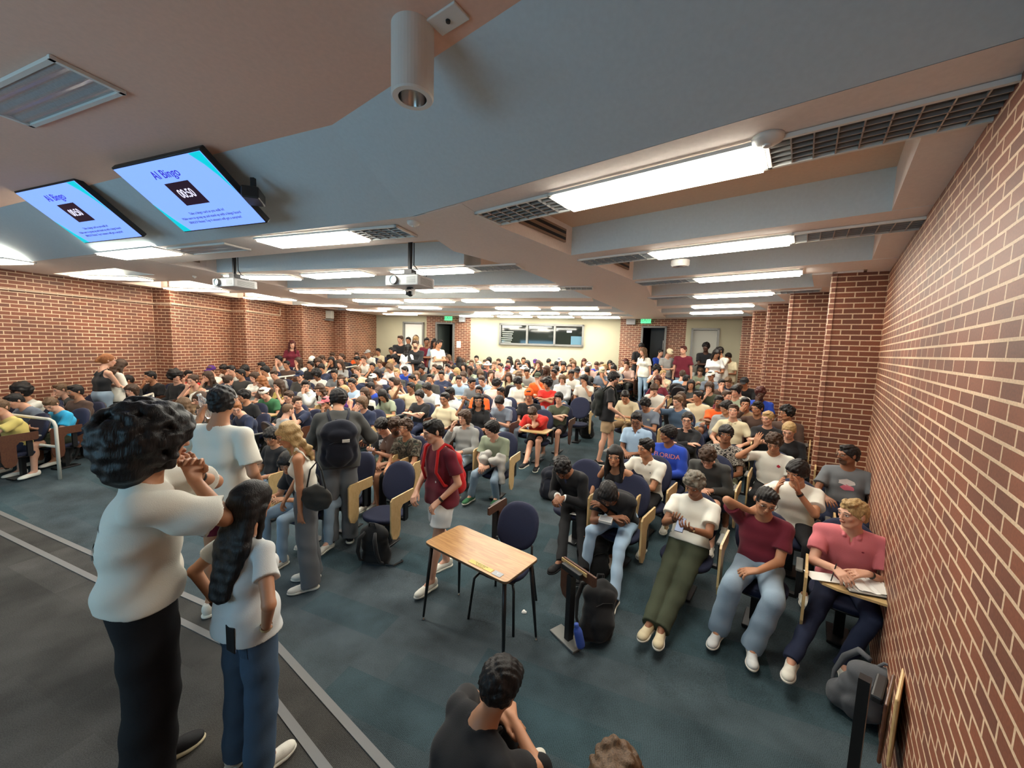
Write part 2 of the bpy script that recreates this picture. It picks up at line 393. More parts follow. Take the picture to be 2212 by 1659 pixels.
# front ceiling slab (over stage) and the sloping fascia
UP = [P(-5.5, 4.30), P(-1.25, 2.71), P(.9, 1.08)]; 
UP[0] = UP[1] + (az(-68)) * 9.5; UP[2] = UP[1] + az(128) * 4.5
LO = [None, P(-.90, 3.36), None]; LO[0] = LO[1] + az(-68) * 9.5; LO[2] = LO[1] + az(128) * 4.5
m = MB(); m.prism([(p.x, p.y) for p in (UP[0], UP[1], UP[2], P(3, -3.5), P(-13, -3.5), P(-13, 4))], ZF, ZF + .2); ceil('ceiling_front', m, plain('front_ceiling_taupe', (.84, .55, .43), .9, noise=.03, scale=40))
m = MB()
for k in (0, 1):
    a, b, c, d = UP[k], UP[k + 1], LO[k + 1], LO[k]
    m.quad((a.x, a.y, ZF), (d.x, d.y, ZS), (c.x, c.y, ZS), (b.x, b.y, ZF), 1)
    m.quad((a.x, a.y, ZF + .2), (b.x, b.y, ZF + .2), (c.x, c.y, ZS + .2), (d.x, d.y, ZS + .2), 1)
ceil('ceiling_fascia', m)
# rows of cross beams: (near edge, far edge) as signed distance along each section's axis
def ln(a, v, u): # point in section frame (axis azimuth a)
    n = az(a); t = Vector((n.y, -n.x, 0)); return t * u + n * v
m = MB(); k_ = 0
def strip(a, v0, v1, u0, u1, dz=0.0):
    q = [ln(a, v0, u0), ln(a, v0, u1), ln(a, v1, u1), ln(a, v1, u0)]
    i = len(m.f); m.prism([(p.x, p.y) for p in q], ZS + dz, ZT + .05)
    for j in range(i, len(m.f)):
        vv = [Vector(m.v[x]) for x in m.f[j]]; n = (vv[1] - vv[0]).cross(vv[2] - vv[0])
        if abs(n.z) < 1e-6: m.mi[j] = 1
RSTR = [(2.10, 2.68), (3.96, 4.58), (5.80, 6.40), (7.65, 8.25), (9.45, 10.05), (11.1, 11.7), (12.8, 13.4)]
RU = [(-2.6, 1.2), (-2.45, 1.3), (-2.45, 1.4), (-2.9, .9), (-3.4, .4), (-3.9, 0), (-4.3, -.5)]
for (v0, v1), (u0, u1) in zip(RSTR, RU): strip(38, v0, v1, u0, u1, .001)
CSTR = [(2.70, 3.40), (4.40, 5.02), (6.15, 6.75), (7.72, 8.35), (9.45, 10.05), (11.05, 11.6), (12.55, 13.1)]
CROT = [22, 20, 18, 17, 17, 17, 17]
# centre and left beams follow measured lamp rows
CB = [((-1.2, 3.45), (-11.5, 7.2)), ((-.6, 5.50), (-11.0, 8.6)), ((.9, 6.75), (-10.5, 10.1)), ((1.7, 8.5), (-9.0, 11.2)), ((2.5, 10.0), (-8.5, 12.7)), ((3.3, 11.35), (-7.5, 14.1)), ((4.0, 12.6), (-6.5, 15.6))]
def bar(p, q, wdt, dz=0.0, z1=None, mb=None):
    mb = mb or m; p = P(*p); q = P(*q); t = (q - p).normalized(); n = Vector((-t.y, t.x, 0)) * wdt / 2
    i = len(mb.f); mb.prism([((p - n).x, (p - n).y), ((q - n).x, (q - n).y), ((q + n).x, (q + n).y), ((p + n).x, (p + n).y)], ZS + dz, z1 or (ZT + .05))
    for j in range(i, len(mb.f)):
        vv = [Vector(mb.v[x]) for x in mb.f[j]]; nn = (vv[1] - vv[0]).cross(vv[2] - vv[0])
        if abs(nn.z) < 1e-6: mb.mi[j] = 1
for i, (p, q) in enumerate(CB):
    if i == 0: c0 = LO[1] + A22 * .34 + az(112) * .1; c1 = c0 + az(-68) * 10.5; bar((c0.x, c0.y), (c1.x, c1.y), .68, .002)
    else: bar(p, q, .60, .002)
# longitudinal beams
def beam(L, R_, dz):
    i = len(m.f); pts = [(x, y) for x, y in L] + [(x, y) for x, y in reversed(R_)]
    m.prism(pts, ZS + dz, ZT + .05)
beam([(-.95, 3.42), (-.71, 4.51), (.12, 5.46), (2.59, 9.97), (4.3, 13.3)], [(-.42, 3.02), (-.17, 3.53), (2.13, 6.40), (3.68, 9.98), (5.1, 13.0)], -.001)
beam([(-6.6, 5.72), (-6.25, 7.2), (-6.1, 9.3), (-5.2, 15.2)], [(-5.3, 5.2), (-4.95, 6.3), (-4.7, 8.0), (-4.7, 10.0), (-4.2, 15.0)], 0)
# perimeter bands along both side walls
for wl, s in ((WR, -1), (WL, 1)):
    for k in range(len(wl) - 1):
        if (wl[k + 1] - wl[k]).length > 1.2 and k > 0 or k == 0:
            p, q = wl[k], wl[k + 1]; t = (q - p).normalized(); n = Vector((t.y, -t.x, 0)) * s
            if k == 0: p = p + t * (4.35 if s < 0 else 5.3)
            i = len(m.f); d = .21 if s < 0 else .30
            m.prism([((p - n * .3).x, (p - n * .3).y), ((q - n * .3).x, (q - n * .3).y), ((q + n * d).x, (q + n * d).y), ((p + n * d).x, (p + n * d).y)], ZS - .002 * s * 0 + .003, ZT + .05)
bar((-5.9, 15.1), (3.9, 13.3), .5, .004); bar((3.4, 13.45), (7.6, 11.6), .6, .005)
ceil('ceiling_beam', m)
m = MB(); m.prism([(LO[0].x, LO[0].y), (LO[1].x, LO[1].y), (LO[2].x, LO[2].y), (12, 0), (12, 19), (-13, 19), (-13, 8)], ZT, ZT + .06); ceil('ceiling_coffer', m, plain('coffer_paint', (.80, .58, .42), .9, noise=.03, scale=40))
# ------------------------------------------------------------------ troffers
def troffer_mesh(n_out=None): pass
LN, WD = 1.2, .30
proto_fr = None
def make_lamp():
    t = empty('ceiling_light')
    f = MB()
    for sx in (-1, 1): f.box((sx * (LN / 2 + .012), 0, .0), (.024, WD + .05, .02))
    for sy in (-1, 1): f.box((0, sy * (WD / 2 + .012), .0), (LN + .05, .024, .02))
    f.build('frame', M_WHITE, t)
    MB().box((0, 0, -.012), (LN, WD, .03)).build('diffuser', M_LAMP, t)
    return t
def copy_tree(o, parent=None):
    c = o.copy(); COL.objects.link(c)
    if parent: c.parent = parent
    for ch in o.children: copy_tree(ch, c)
    return c
LAMPS = [((600,520),(755,507)),((250,549),(352,539)),((-75,563),(34,561)),((675,594),(786,588)),((863,586.5),(1007,579.5)),((512,596),(624,597)),((180,595),(305,600)),
((645,627.5),(741,629)),((765,627),(871,628)),((912,626),(1023,623.5)),((1068,621.5),(1201,621)),((374,622),(476,626)),
((541,642.5),(626,645)),((776,648.6),(859,650.5)),((882.6,649),(974,649)),((1005.5,648.6),(1104.5,648.6)),
((664,657),(738,659)),((872,663),(944,664)),((1077,665),(1161,665)),((1196,665),(1289,665)),
((759.5,667.5),(825,670)),((1032,675),(1102,675)),((1129,675.7),(1202,675.7)),((1235,676.6),(1314,676.6)),
((835,677),(894,678)),((999,681.7),(1059,681.7)),((1081,682.6),(1143,682.6)),((1168.5,684),(1233.6,684)),((1263,684.7),(1333.5,684.7)),
((1228,428),(1626,340)),((1422,545),(1692,517)),((1512,601),(1721,587)),((1508,638),(1661,632)),((1501,662),(1623,657)),((1498,676),(1599,672))]
lp = make_lamp(); first = True
LAMPPOS = []
for i, (a, b) in enumerate(LAMPS):
    A, B = onz(*a, ZS), onz(*b, ZS); c = (A + B) / 2
    ang = math.atan2(B.y - A.y, B.x - A.x)
    if i < 29:
        # keep the measured row direction but limit noise
        ang = max(min(ang, math.radians(2)), math.radians(-22))
    else: ang = math.radians(-37)
    o = lp if i == 0 else copy_tree(lp)
    if i in (2, 5, 6, 7, 11, 12, 16, 20, 24):
        for ch in o.children:
            if ch.name.startswith('diffuser'): ch.material_slots[0].link = 'OBJECT'; ch.material_slots[0].material = M_LAMP2
    o.location = (c.x, c.y, ZS - .012); o.rotation_euler = (0, 0, ang); LAMPPOS.append((c, ang))
lab = ['lit rectangular ceiling panel right of the hanging screens, front centre row', 'lit ceiling panel just below the smaller hanging screen', 'lit ceiling panel cut by the left photo edge',
 'lit panel above and between the two projectors', 'lit ceiling panel directly behind the right projector pole', 'lit ceiling panel just behind the left projector', 'lit panel nearest the left brick wall, front']
rn = {}
rows = [(7, 12, 'second row'), (12, 16, 'third row'), (16, 20, 'fourth row'), (20, 24, 'fifth row'), (24, 29, 'last row before the rear wall')]
for i, o in enumerate([x for x in COL.objects if x.name.startswith('ceiling_light')]):
    if i < len(lab): L = lab[i]
    elif i < 29:
        for a, b, nm in rows:
            if a <= i < b:
                ids = sorted(range(a, b), key=lambda k: LAMPS[k][0][0]); k = ids.index(i) + 1
                L = 'lit fluorescent ceiling panel, %s from the left in the %s behind the projectors' % (['first', 'second', 'third', 'fourth', 'fifth'][k - 1], nm)
                if 'last' in nm: L = 'lit fluorescent ceiling panel, %s from the left in the last row before the rear wall' % ['first', 'second', 'third', 'fourth', 'fifth'][k - 1]
    else:
        L = ['largest brightest ceiling panel between two louvred grilles, front right', 'second lit ceiling panel back on the right side, above a round downlight',
             'third lit ceiling panel back on the right side', 'fourth lit ceiling panel back on the right side', 'fifth lit ceiling panel back on the right side', 'farthest lit ceiling panel on the right side'][i - 29]
    tag(o, L, 'ceiling light', 'lit ceiling panels')
# louvred grilles set in the beam soffits beside the lamps
def grille(c, ang, L, label, grp='louvred grilles beside the ceiling lights', wdt=.3):
    t = empty('ceiling_grille', (c.x, c.y, ZS - .012), ang)
    f = MB()
    for sx in (-1, 1): f.box((sx * (L / 2 + .01), 0, 0), (.02, wdt + .04, .02))
    for sy in (-1, 1): f.box((0, sy * (wdt / 2 + .01), 0), (L + .04, .02, .02))
    f.build('frame', M_WHITE, t)
    lv = MB()
    n = int(L / .085)
    for i in range(1, n): lv.box((-L / 2 + L * i / n, 0, .004), (.006, wdt, .026))
    for j in range(1, 5): lv.box((0, -wdt / 2 + wdt * j / 5, .004), (L, .006, .026))
    lv.build('louvre', plain('louvre_metal', (.45, .45, .44), .35, .6) if 'louvre_metal' not in MAT else MAT['louvre_metal'], t)
    MB().box((0, 0, .0095), (L, wdt, .004)).build('backing', plain('grille_dark', (.09, .085, .08), .6) if 'grille_dark' not in MAT else MAT['grille_dark'], t)
    tag(t, label, 'grille', grp)
    return t
def beside(i, side, L, label, gap=.04):
    c, a = LAMPPOS[i]; d = Vector((math.cos(a), math.sin(a), 0))
    return grille(c + d * side * (LN / 2 + L / 2 + gap), a, L, label)
beside(29, 1, 1.08, 'long louvred grille running from the largest lit panel to the right wall')
beside(29, -1, .66, 'louvred grille at the left end of the largest lit panel')
beside(30, 1, 1.0, 'louvred grille between the second right panel and the brick wall')
beside(30, -1, .80, 'louvred grille at the left end of the second right panel')
beside(31, -1, .80, 'louvred grille at the left end of the third right panel')
beside(32, 1, .6, 'small louvred grille right of the fourth right panel'); beside(32, -1, .8, 'louvred grille left of the fourth right panel')
beside(0, 1, .5, 'louvred grille right of the front centre panel, near the right projector')
beside(4, 1, .7, 'louvred grille right of the panel behind the right projector'); beside(10, 1, .55, 'louvred grille right of the second row panel, beside the long beam')
# unlit troffer between the two front centre panels, and the one over the stage
def unlit(c, ang, L, wdt, z, label):
    t = empty('unlit_ceiling_light', (c.x, c.y, z), ang)
    f = MB()
    for sx in (-1, 1): f.box((sx * (L / 2), 0, 0), (.025, wdt + .03, .02))
    for sy in (-1, 1): f.box((0, sy * (wdt / 2), 0), (L + .03, .025, .02))
    f.build('frame', M_WHITE, t)
    d = MB(); n = 24
    for i in range(n):
        y0, y1 = -wdt / 2 + wdt * i / n, -wdt / 2 + wdt * (i + 1) / n
        za, zb = .006 * math.cos(i / n * 6 * math.pi), .006 * math.cos((i + 1) / n * 6 * math.pi)
        d.quad((-L / 2, y0, za), (-L / 2, y1, zb), (L / 2, y1, zb), (L / 2, y0, za))
    d.build('lens', plain('prismatic_lens', (.36, .36, .37), .3, noise=.1, scale=60) if 'prismatic_lens' not in MAT else MAT['prismatic_lens'], t, smooth=True)
    return tag(t, label, 'ceiling light')
unlit((onz(450, 536, ZS)), math.radians(-20), 1.0, .28, ZS - .012, 'unlit prismatic ceiling panel between the two front centre lit panels')
a, b, c_ = onz(110, 122, ZF), onz(265, 193, ZF), onz(70, 266, ZF); e1 = (b - a); e2 = (c_ - b)
cc = (a + c_) / 2
unlit(cc, math.atan2(e2.y, e2.x), e2.length, e1.length, ZF - .012, 'unlit rippled lens panel in the dark ceiling over the stage')
# slot diffusers on the coffer ends
def slot(p, q, label):
    t = empty('slot_diffuser', (p + q) / 2); d = (q - p); L = d.length; R = frame_axes(d.normalized(), Vector((-d.y, d.x, 0)).normalized(), Vector((0, 0, 1)))
    MB().box((0, 0, 0), (L, .02, .14), R).build('body', plain('slot_tan', (.30, .21, .15), .7) if 'slot_tan' not in MAT else MAT['slot_tan'], t)
    m = MB(); nn = Vector((d.y, -d.x, 0)).normalized() * .012
    for z in (-.035, .03): m.box(nn + Vector((0, 0, z)), (L * .96, .006, .028), R)
    m.build('slot', M_BLACK, t); tag(t, label, 'air diffuser')
slot(Vector((.03, 3.75, ZS + .17)), Vector((.54, 4.38, ZS + .17)), 'dark two-slot air diffuser inside the coffer left of the largest lit panel')
slot(Vector((1.16, 5.14, ZS + .17)), Vector((1.65, 5.75, ZS + .17)), 'dark two-slot air diffuser inside the second right coffer')
slot(Vector((-5.17, 5.65, ZS + .17)), Vector((-4.98, 6.20, ZS + .17)), 'dark two-slot air diffuser left of the left projector')
# hanging display screens
def tv(q, label, clock):
    cx, cy, cz, a, tilt, wd = q; a = math.radians(a); tl = math.radians(tilt)
    u = Vector((math.sin(a), math.cos(a), 0)); f = Vector((-math.cos(a), math.sin(a), 0)); v = Vector((f.x * math.cos(tl), f.y * math.cos(tl), -math.sin(tl)))
    h = wd * 9 / 16; c = Vector((cx, cy, CAMZ + cz)) + v * h / 2; nrm = u.cross(-v)
    t = bpy.data.objects.new('hanging_screen', None); COL.objects.link(t); t.empty_display_size = .1
    M4 = frame_axes(u, -v, nrm).to_4x4(); M4.translation = c; t.matrix_world = M4
    MB().box((0, 0, -.03), (wd + .03, h + .03, .05)).build('casing', M_BLACK, t, bevel=.008)
    MB().box((0, 0, -.0035), (wd, h, .004)).build('screen', MAT.get('screen_blue') or emis('screen_blue', (.22, .38, .95), .52), t)
    cy_ = MAT.get('screen_cyan') or emis('screen_cyan', (.0, .52, .60), .48); pu = MAT.get('screen_purple') or emis('screen_purple', (.035, .02, .50), .38)
    dk = MAT.get('screen_dark') or emis('screen_dark', (.02, .006, .02), .3); wt = MAT.get('screen_white') or emis('screen_white', (.85, .8, 1), .5)
    gy = MAT.get('screen_grey') or emis('screen_grey', (.09, .12, .42), .36)
    m = MB(); X, Y = wd / 2, h / 2; m.v += [(X - .13, Y, .0), (X, Y, .0), (X, Y - .33, .0), (X - .03, Y - .19, .0), (X - .07, Y - .09, .0)]; m.f.append((0, 1, 2, 3, 4)); m.mi.append(0)
    m.build('screen_corner', cy_, t)
    m = MB(); m.v += [(-X, -Y + .30, 0), (-X, -Y, 0), (-X + .11, -Y, 0), (-X + .06, -Y + .11, 0)]; m.f.append((0, 1, 2, 3)); m.mi.append(0)
    m.build('screen_corner', cy_, t)
    text('screen_title', 'AI Bingo', pu, .095, Matrix.Translation((-.02, Y - .105, .0005)), t)
    MB().box((.0, .03, .0), (.30, .20, .002)).build('timer_box', dk, t)
    text('timer_digits', clock, wt, .105, Matrix.Translation((.0, .03, .0025)), t, sx=.8)
    for k, s in enumerate(('Take a bingo card as you walk in!', 'Make sure to group up and stand up with a bingo board', 'BINGO! Notes: Top 4 winners will get a surprise!')):
        text('screen_caption', s, gy, .034, Matrix.Translation((0, -.145 - k * .042, .0005)), t)
    br = MB(); br.box((0, 0, -.09), (.25, .2, .08)); br.tube([(0, 0, -.12), Vector((0, 0, -.12)) + M4.to_3x3().inverted() @ Vector((0, 0, .42))], .025)
    br.build('ceiling_bracket', M_BLACKM, t)
    return tag(t, label, 'screen')
t1 = tv((-2.866, 3.164, 1.362, 110.175, 35.551, 1.09), 'larger right hanging screen showing AI Bingo and a 00:50 timer', '00:50')
t2 = tv((-4.657, 3.926, 1.411, 110.0, 37.006, 1.09), 'smaller left hanging screen showing AI Bingo and a timer', '00:50')
# speaker box behind the right screen
pz = onz(548, 424, CAMZ + 1.14); t = empty('speaker', pz)
MB().box((0, 0, 0), (.12, .22, .09), Rz(math.radians(20))).build('cabinet', M_BLACK, t, bevel=.01)
MB().box((0, 0, .09), (.03, .03, .1)).build('bracket', M_BLACKM, t); tag(t, 'small black box mounted on the ceiling right of the larger screen', 'speaker')
# can downlight
p = onz(892, 62, ZF); r_ = .096; t = empty('can_downlight', (p.x, p.y, ZF)); L = .30
MB().lathe([(0, 0), (r_, 0), (r_, -L + .008), (r_ - .006, -L), (r_ * .68, -L), (r_ * .66, -L + .01)], n=40).build('housing', M_WHITE, t, smooth=False)
MB().lathe([(r_ * .66, -L + .002), (r_ * .6, -L + .07), (r_ * .35, -L + .12), (0, -L + .13)], n=40).build('reflector', M_CHROME, t, smooth=True)
tag(t, 'large white cylindrical can light hanging under the front ceiling', 'downlight')
p = onz(1470, 563, ZS); t = empty('small_downlight', (p.x, p.y, ZS))
MB().lathe([(0, 0), (.10, 0), (.10, -.05), (.085, -.07), (.08, -.05), (0, -.045)], n=32).build('housing', M_WHITE, t); 
MB().lathe([(.075, -.062), (.0, -.055)], n=24).build('reflector', M_CHROME, t); tag(t, 'short round downlight under the second right lit panel', 'downlight')
# smoke detectors, plate
def puck(px, py, z, r, label, name='smoke_detector'):
    p = onz(px, py, z); t = empty(name, p)
    MB().lathe([(0, 0), (r, 0), (r * .95, -.02), (r * .6, -.035), (0, -.038)], n=28).build('cover', M_WHITE, t, smooth=True)
    MB().lathe([(r * .3, -.036), (r * .25, -.045), (0, -.046)], n=16).build('sensor', M_WHITE, t); tag(t, label, 'smoke detector')
puck(893, 479, ZS, .055, 'round white smoke detector on the beam right of the front centre lamp')
puck(1659, 296, ZS, .07, 'round ceiling detector above the largest lit panel')
puck(420, 596, ZS, .03, 'tiny white sensor under the left long beam'); puck(1128, 690, ZS, .05, 'small white sensor over the booth window')
p = onz(968, 38, ZF); t = empty('ceiling_plate', (p.x, p.y, ZF), math.radians(-35)); MB().box((0, 0, -.006), (.17, .10, .012)).build('plate', M_WHITE, t, bevel=.004)
MB().lathe([(.011, -.012), (.01, -.02), (0, -.021)], n=14).build('jack', M_BLACK, t); tag(t, 'small white rectangular plate with a dark jack beside the can light', 'cover plate')
# projectors ----------------------------------------------------------
M_PROJ = plain('projector_white', (.62, .62, .62), .4); M_LENS = emis('projector_lens', (.55, .85, 1.0), 6)
def projector(px, py, ptop, depth, label, camera_under=False):
    d = ray(px, py); q = d * depth / d[1]; c = Vector((q[0], q[1], CAMZ + q[2])); yaw = math.radians(-20)
    t = empty('projector', c, yaw)
    MB().box((0, 0, 0), (.44, .34, .115)).build('body', M_PROJ, t, bevel=.015)
    m = MB(); [m.box((.205, 0, -.035 + i * .012), (.04, .24, .004)) for i in range(6)]; [m.box((.13, -.168, -.03 + i * .012), (.12, .01, .004)) for i in range(6)]
    m.build('vent', M_GREYM, t)
    Rx = Matrix.Rotation(math.radians(90), 3, 'X')
    MB().lathe([(.0, .0), (.046, 0), (.05, .01), (.05, .04), (.043, .045), (.043, .02)], (-.085, -.165, 0), 28, Rx).build('lens_ring', M_GREYM, t, smooth=True)
    MB().lathe([(.0, .03), (.040, .024)], (-.085, -.165, 0), 24, Rx).build('lens', M_LENS, t)
    m = MB(); m.box((0, 0, .075), (.26, .2, .02)); m.box((0, 0, .11), (.1, .1, .06)); m.tube([(0, 0, .1), (0, 0, ZT - c.z)], .026, 12); m.box((0, 0, ZT - c.z - .02), (.32, .2, .05)); m.box((.12, 0, ZT - c.z - .06), (.1, .1, .05))
    m.build('ceiling_mount', M_BLACKM, t)
    cu = [(.14, .1, .06), (.2, .05, .10), (.1, .02, .13), (.03, .03, .2), (.03, .03, .45)]
    MB().tube(cu, .006, 6).build('cable', M_BLACK, t)
    tag(t, label, 'projector')
    if camera_under:
        k = empty('ceiling_camera', c + Vector((0, 0, -.06)), yaw)
        MB().lathe([(0, 0), (.035, 0), (.04, -.015), (.04, -.02), (0, -.02)], n=24).build('base', M_BLACK, k)
        MB().box((-.04, 0, -.05), (.012, .05, .07)).build('yoke', M_CHROME, k); MB().box((.04, 0, -.05), (.012, .05, .07)).build('yoke', M_CHROME, k)
        MB().lathe([(0, .034), (.018, .028), (.032, .01), (.034, -.005), (.025, -.024), (0, -.034)], (0, 0, -.07), 20).build('camera_head', M_BLACK, k, smooth=True)
        tag(k, 'small black swivel camera hanging under the right projector', 'camera')
projector(886, 610, 525, 4.55, 'white projector with glowing lens on a black pole, right of two', True)
projector(508, 614, 545, 5.6, 'white projector with glowing lens on a black pole, left of two')
# front wall projection screens (behind the camera, lit by the projectors)
fd = (WL[0] - WR[0]).normalized(); fn_ = Vector((-fd.y, fd.x, 0))
fn_ = fn_ if fn_.dot(Vector((-2, 6, 0)) - WR[0]) > 0 else -fn_
for k, s in enumerate((3.1, 6.9)):
    t = empty('projection_screen', WR[0] + fd * s + fn_ * .06 + Vector((0, 0, 2.25)))
    R = frame_axes(fd, fn_, Vector((0, 0, 1)))
    MB().box((0, 0, 0), (2.7, .04, 1.6), R).build('border', M_BLACK, t)
    MB().box(fn_ * .025, (2.55, .01, 1.45), R).build('lit_image', M_SCRB, t)
    tag(t, 'wide projection screen glowing pale blue on the front wall, %s one' % ('nearer the right wall' if k == 0 else 'nearer the left wall'), 'projection screen')
# exit signs and wall items ------------------------------------------
def exit_sign(px, py, P0, D, nrm, label, wd=.33, ht=.22):
    c = onpl(px, py, P0, D) - nrm * .12; R = frame_axes(D, nrm, Vector((0, 0, 1)))
    t = empty('exit_sign', c); MB().box((0, 0, 0), (wd, .05, ht), R).build('housing', M_EXIT, t, bevel=.005)
    MB().tube([Vector((0, 0, ht / 2)), Vector((0, 0, ZS - c.z))], .01, 6).build('stem', M_GREYM, t)
    M4 = frame_axes(D, Vector((0, 0, 1)), -nrm).to_4x4(); M4.translation = -nrm * .027
    text('exit_letters', 'EXIT', emis('exit_letter', (.03, .28, .10), .5) if 'exit_letter' not in MAT else MAT['exit_letter'], .17, M4, t, sx=.85)
    tag(t, label, 'exit sign', 'green exit signs')
exit_sign(971, 687, BK[0], D1, NB1, 'green exit sign over the left dark doorway', .30, .2)
exit_sign(1396, 692, BK[1], D2, NB2, 'green exit sign over the right doorway at the rear')
def wall_box(name, px, py, P0, D, nrm, size, mat, label, cat, off=.04, extra=None):
    c = onpl(px, py, P0, D) - nrm * off; R = frame_axes(D, nrm, Vector((0, 0, 1)))
    t = MB().box((0, 0, 0), size, R).build(name, mat, loc=c); tag(t, label, cat); return t
wall_box('paper_notice', 991, 744, BK[0], D1, NB1, (.17, .01, .25), M_PAPER, 'white paper notice taped on brick right of the left dark doorway', 'notice', .008)
wall_box('wall_speaker', 1364, 692, BK[1], D2, NB2, (.30, .16, .30), plain('speaker_grey', (.42, .44, .46), .6), 'pale grey wall speaker left of the right exit sign', 'speaker', .09)
wall_box('wall_speaker', 1000, 690, BK[0], D1, NB1, (.22, .14, .20), MAT['speaker_grey'], 'dull grey wall speaker right of the left exit sign', 'speaker', .08)
t = wall_box('fire_alarm', 1607, 716, BK[1], D2, NB2, (.12, .06, .15), plain('alarm_red', (.35, .03, .03), .5), 'red fire alarm strobe on the rear wall near the right brick columns', 'fire alarm', .04)
MB().box(-NB2 * .035 + Vector((0, 0, .03)), (.06, .02, .05), frame_axes(D2, NB2, Vector((0, 0, 1)))).build('strobe', M_WHITE, t)
wall_box('wall_sconce', 1653, 707, WR[9], (WR[10] - WR[9]), NB2, (.2, .1, .04), M_WHITE, 'small white fixture on the farthest visible right brick column', 'wall fixture', .1)
# conduit on left wall
zc = onpl(200, 643, WL[0], WL[1] - WL[0]).z
pts = []
for k in range(0, 7):
    pts.append(WL[k] + Vector((0, 0, zc)))
def inset(p, i=.03): return p + (P(0, 8) - Vector((p.x, p.y, 0))).normalized() * i
pts = [inset(p) for p in pts[:6]]; e = pts[-1]
pts = pts[:5] + [pts[4].lerp(pts[5], .85), pts[4].lerp(pts[5], .85) + Vector((0, 0, ZS - zc - .12))]
t = MB().tube(pts, .014, 6).build('conduit', M_PIPE); tag(t, 'thin painted conduit running along the left brick wall', 'conduit')
c = onpl(709, 680, WL[6], WL[7] - WL[6]); t = empty('wall_loudspeaker', inset(c, .12))
MB().box((0, 0, 0), (.2, .2, .26)).build('cabinet', M_RAIL, t, bevel=.01); MB().box((-.02, -.04, -.18), (.25, .2, .05)).build('bracket', M_GREYM, t)
tag(t, 'cream loudspeaker box mounted high on the left brick wall', 'loudspeaker')
# handrails ------------------------------------------------------------
def rail(name, posts, label, mid=True, h=.95, ext=0.0, drop=True):
    t = empty(name, posts[0]); o = posts[0]
    top = [p + Vector((0, 0, h)) for p in posts]
    m = MB()
    st = top[0]; d = (top[1] - top[0]).normalized()
    m.tube([posts[0] - o, top[0] - Vector((0, 0, .10)) - o, top[0] - Vector((0, 0, .03)) + d * .03 - o, top[0] + d * .10 - o] + [p - o for p in top[1:]], .022, 10)
    m.build('top_rail', M_RAIL, t, smooth=True)
    for p in posts[1:]: MB().tube([p - o, p + Vector((0, 0, h)) - o], .02, 10).build('post', M_RAIL, t, smooth=True)
    if mid: MB().tube([p + Vector((0, 0, h * .55)) - o for p in posts], .02, 10).build('mid_rail', M_RAIL, t, smooth=True)
    tag(t, label, 'handrail', 'cream metal handrails')
    return t
def fl(px, py, h=0.0):
    # point whose height above the sloping floor is h
    z = h
    for _ in range(12):
        p = onz(px, py, z); z = .5 * z + .5 * (floor_z(p.x, p.y) + h)
    p = onz(px, py, z); return Vector((p.x, p.y, p.z - h))
r1 = fl(130, 1035); r2 = fl(0, 893, .95)
rail('handrail', [r1, r1 + (r2 - r1).normalized() * 1.35, r1 + (r2 - r1).normalized() * 2.7], 'cream handrail with mid rail at the lower left, ending before the backpack')
r3 = r1 + Vector((-.35, 1.0, 0)); r3.z = floor_z(r3.x, r3.y)
def railp(pa, pb, label):
    a = fl(*pa, .95); b = fl(*pb, .95)
    if (b - a).length > 3: b = a + (b - a).normalized() * 3
    b.z = floor_z(b.x, b.y); rail('handrail', [a, a.lerp(b, .5), b], label, mid=False)
railp((232, 882), (330, 850), 'cream handrail partly hidden behind the large dark-haired head')
railp((410, 850), (498, 838), 'cream handrail beside the clear water bottle, left of centre')
railp((578, 818), (652, 809), 'cream handrail between the left rows, above the white cap')
railp((705, 802), (770, 790), 'cream handrail with curved end in the middle of the left rows')
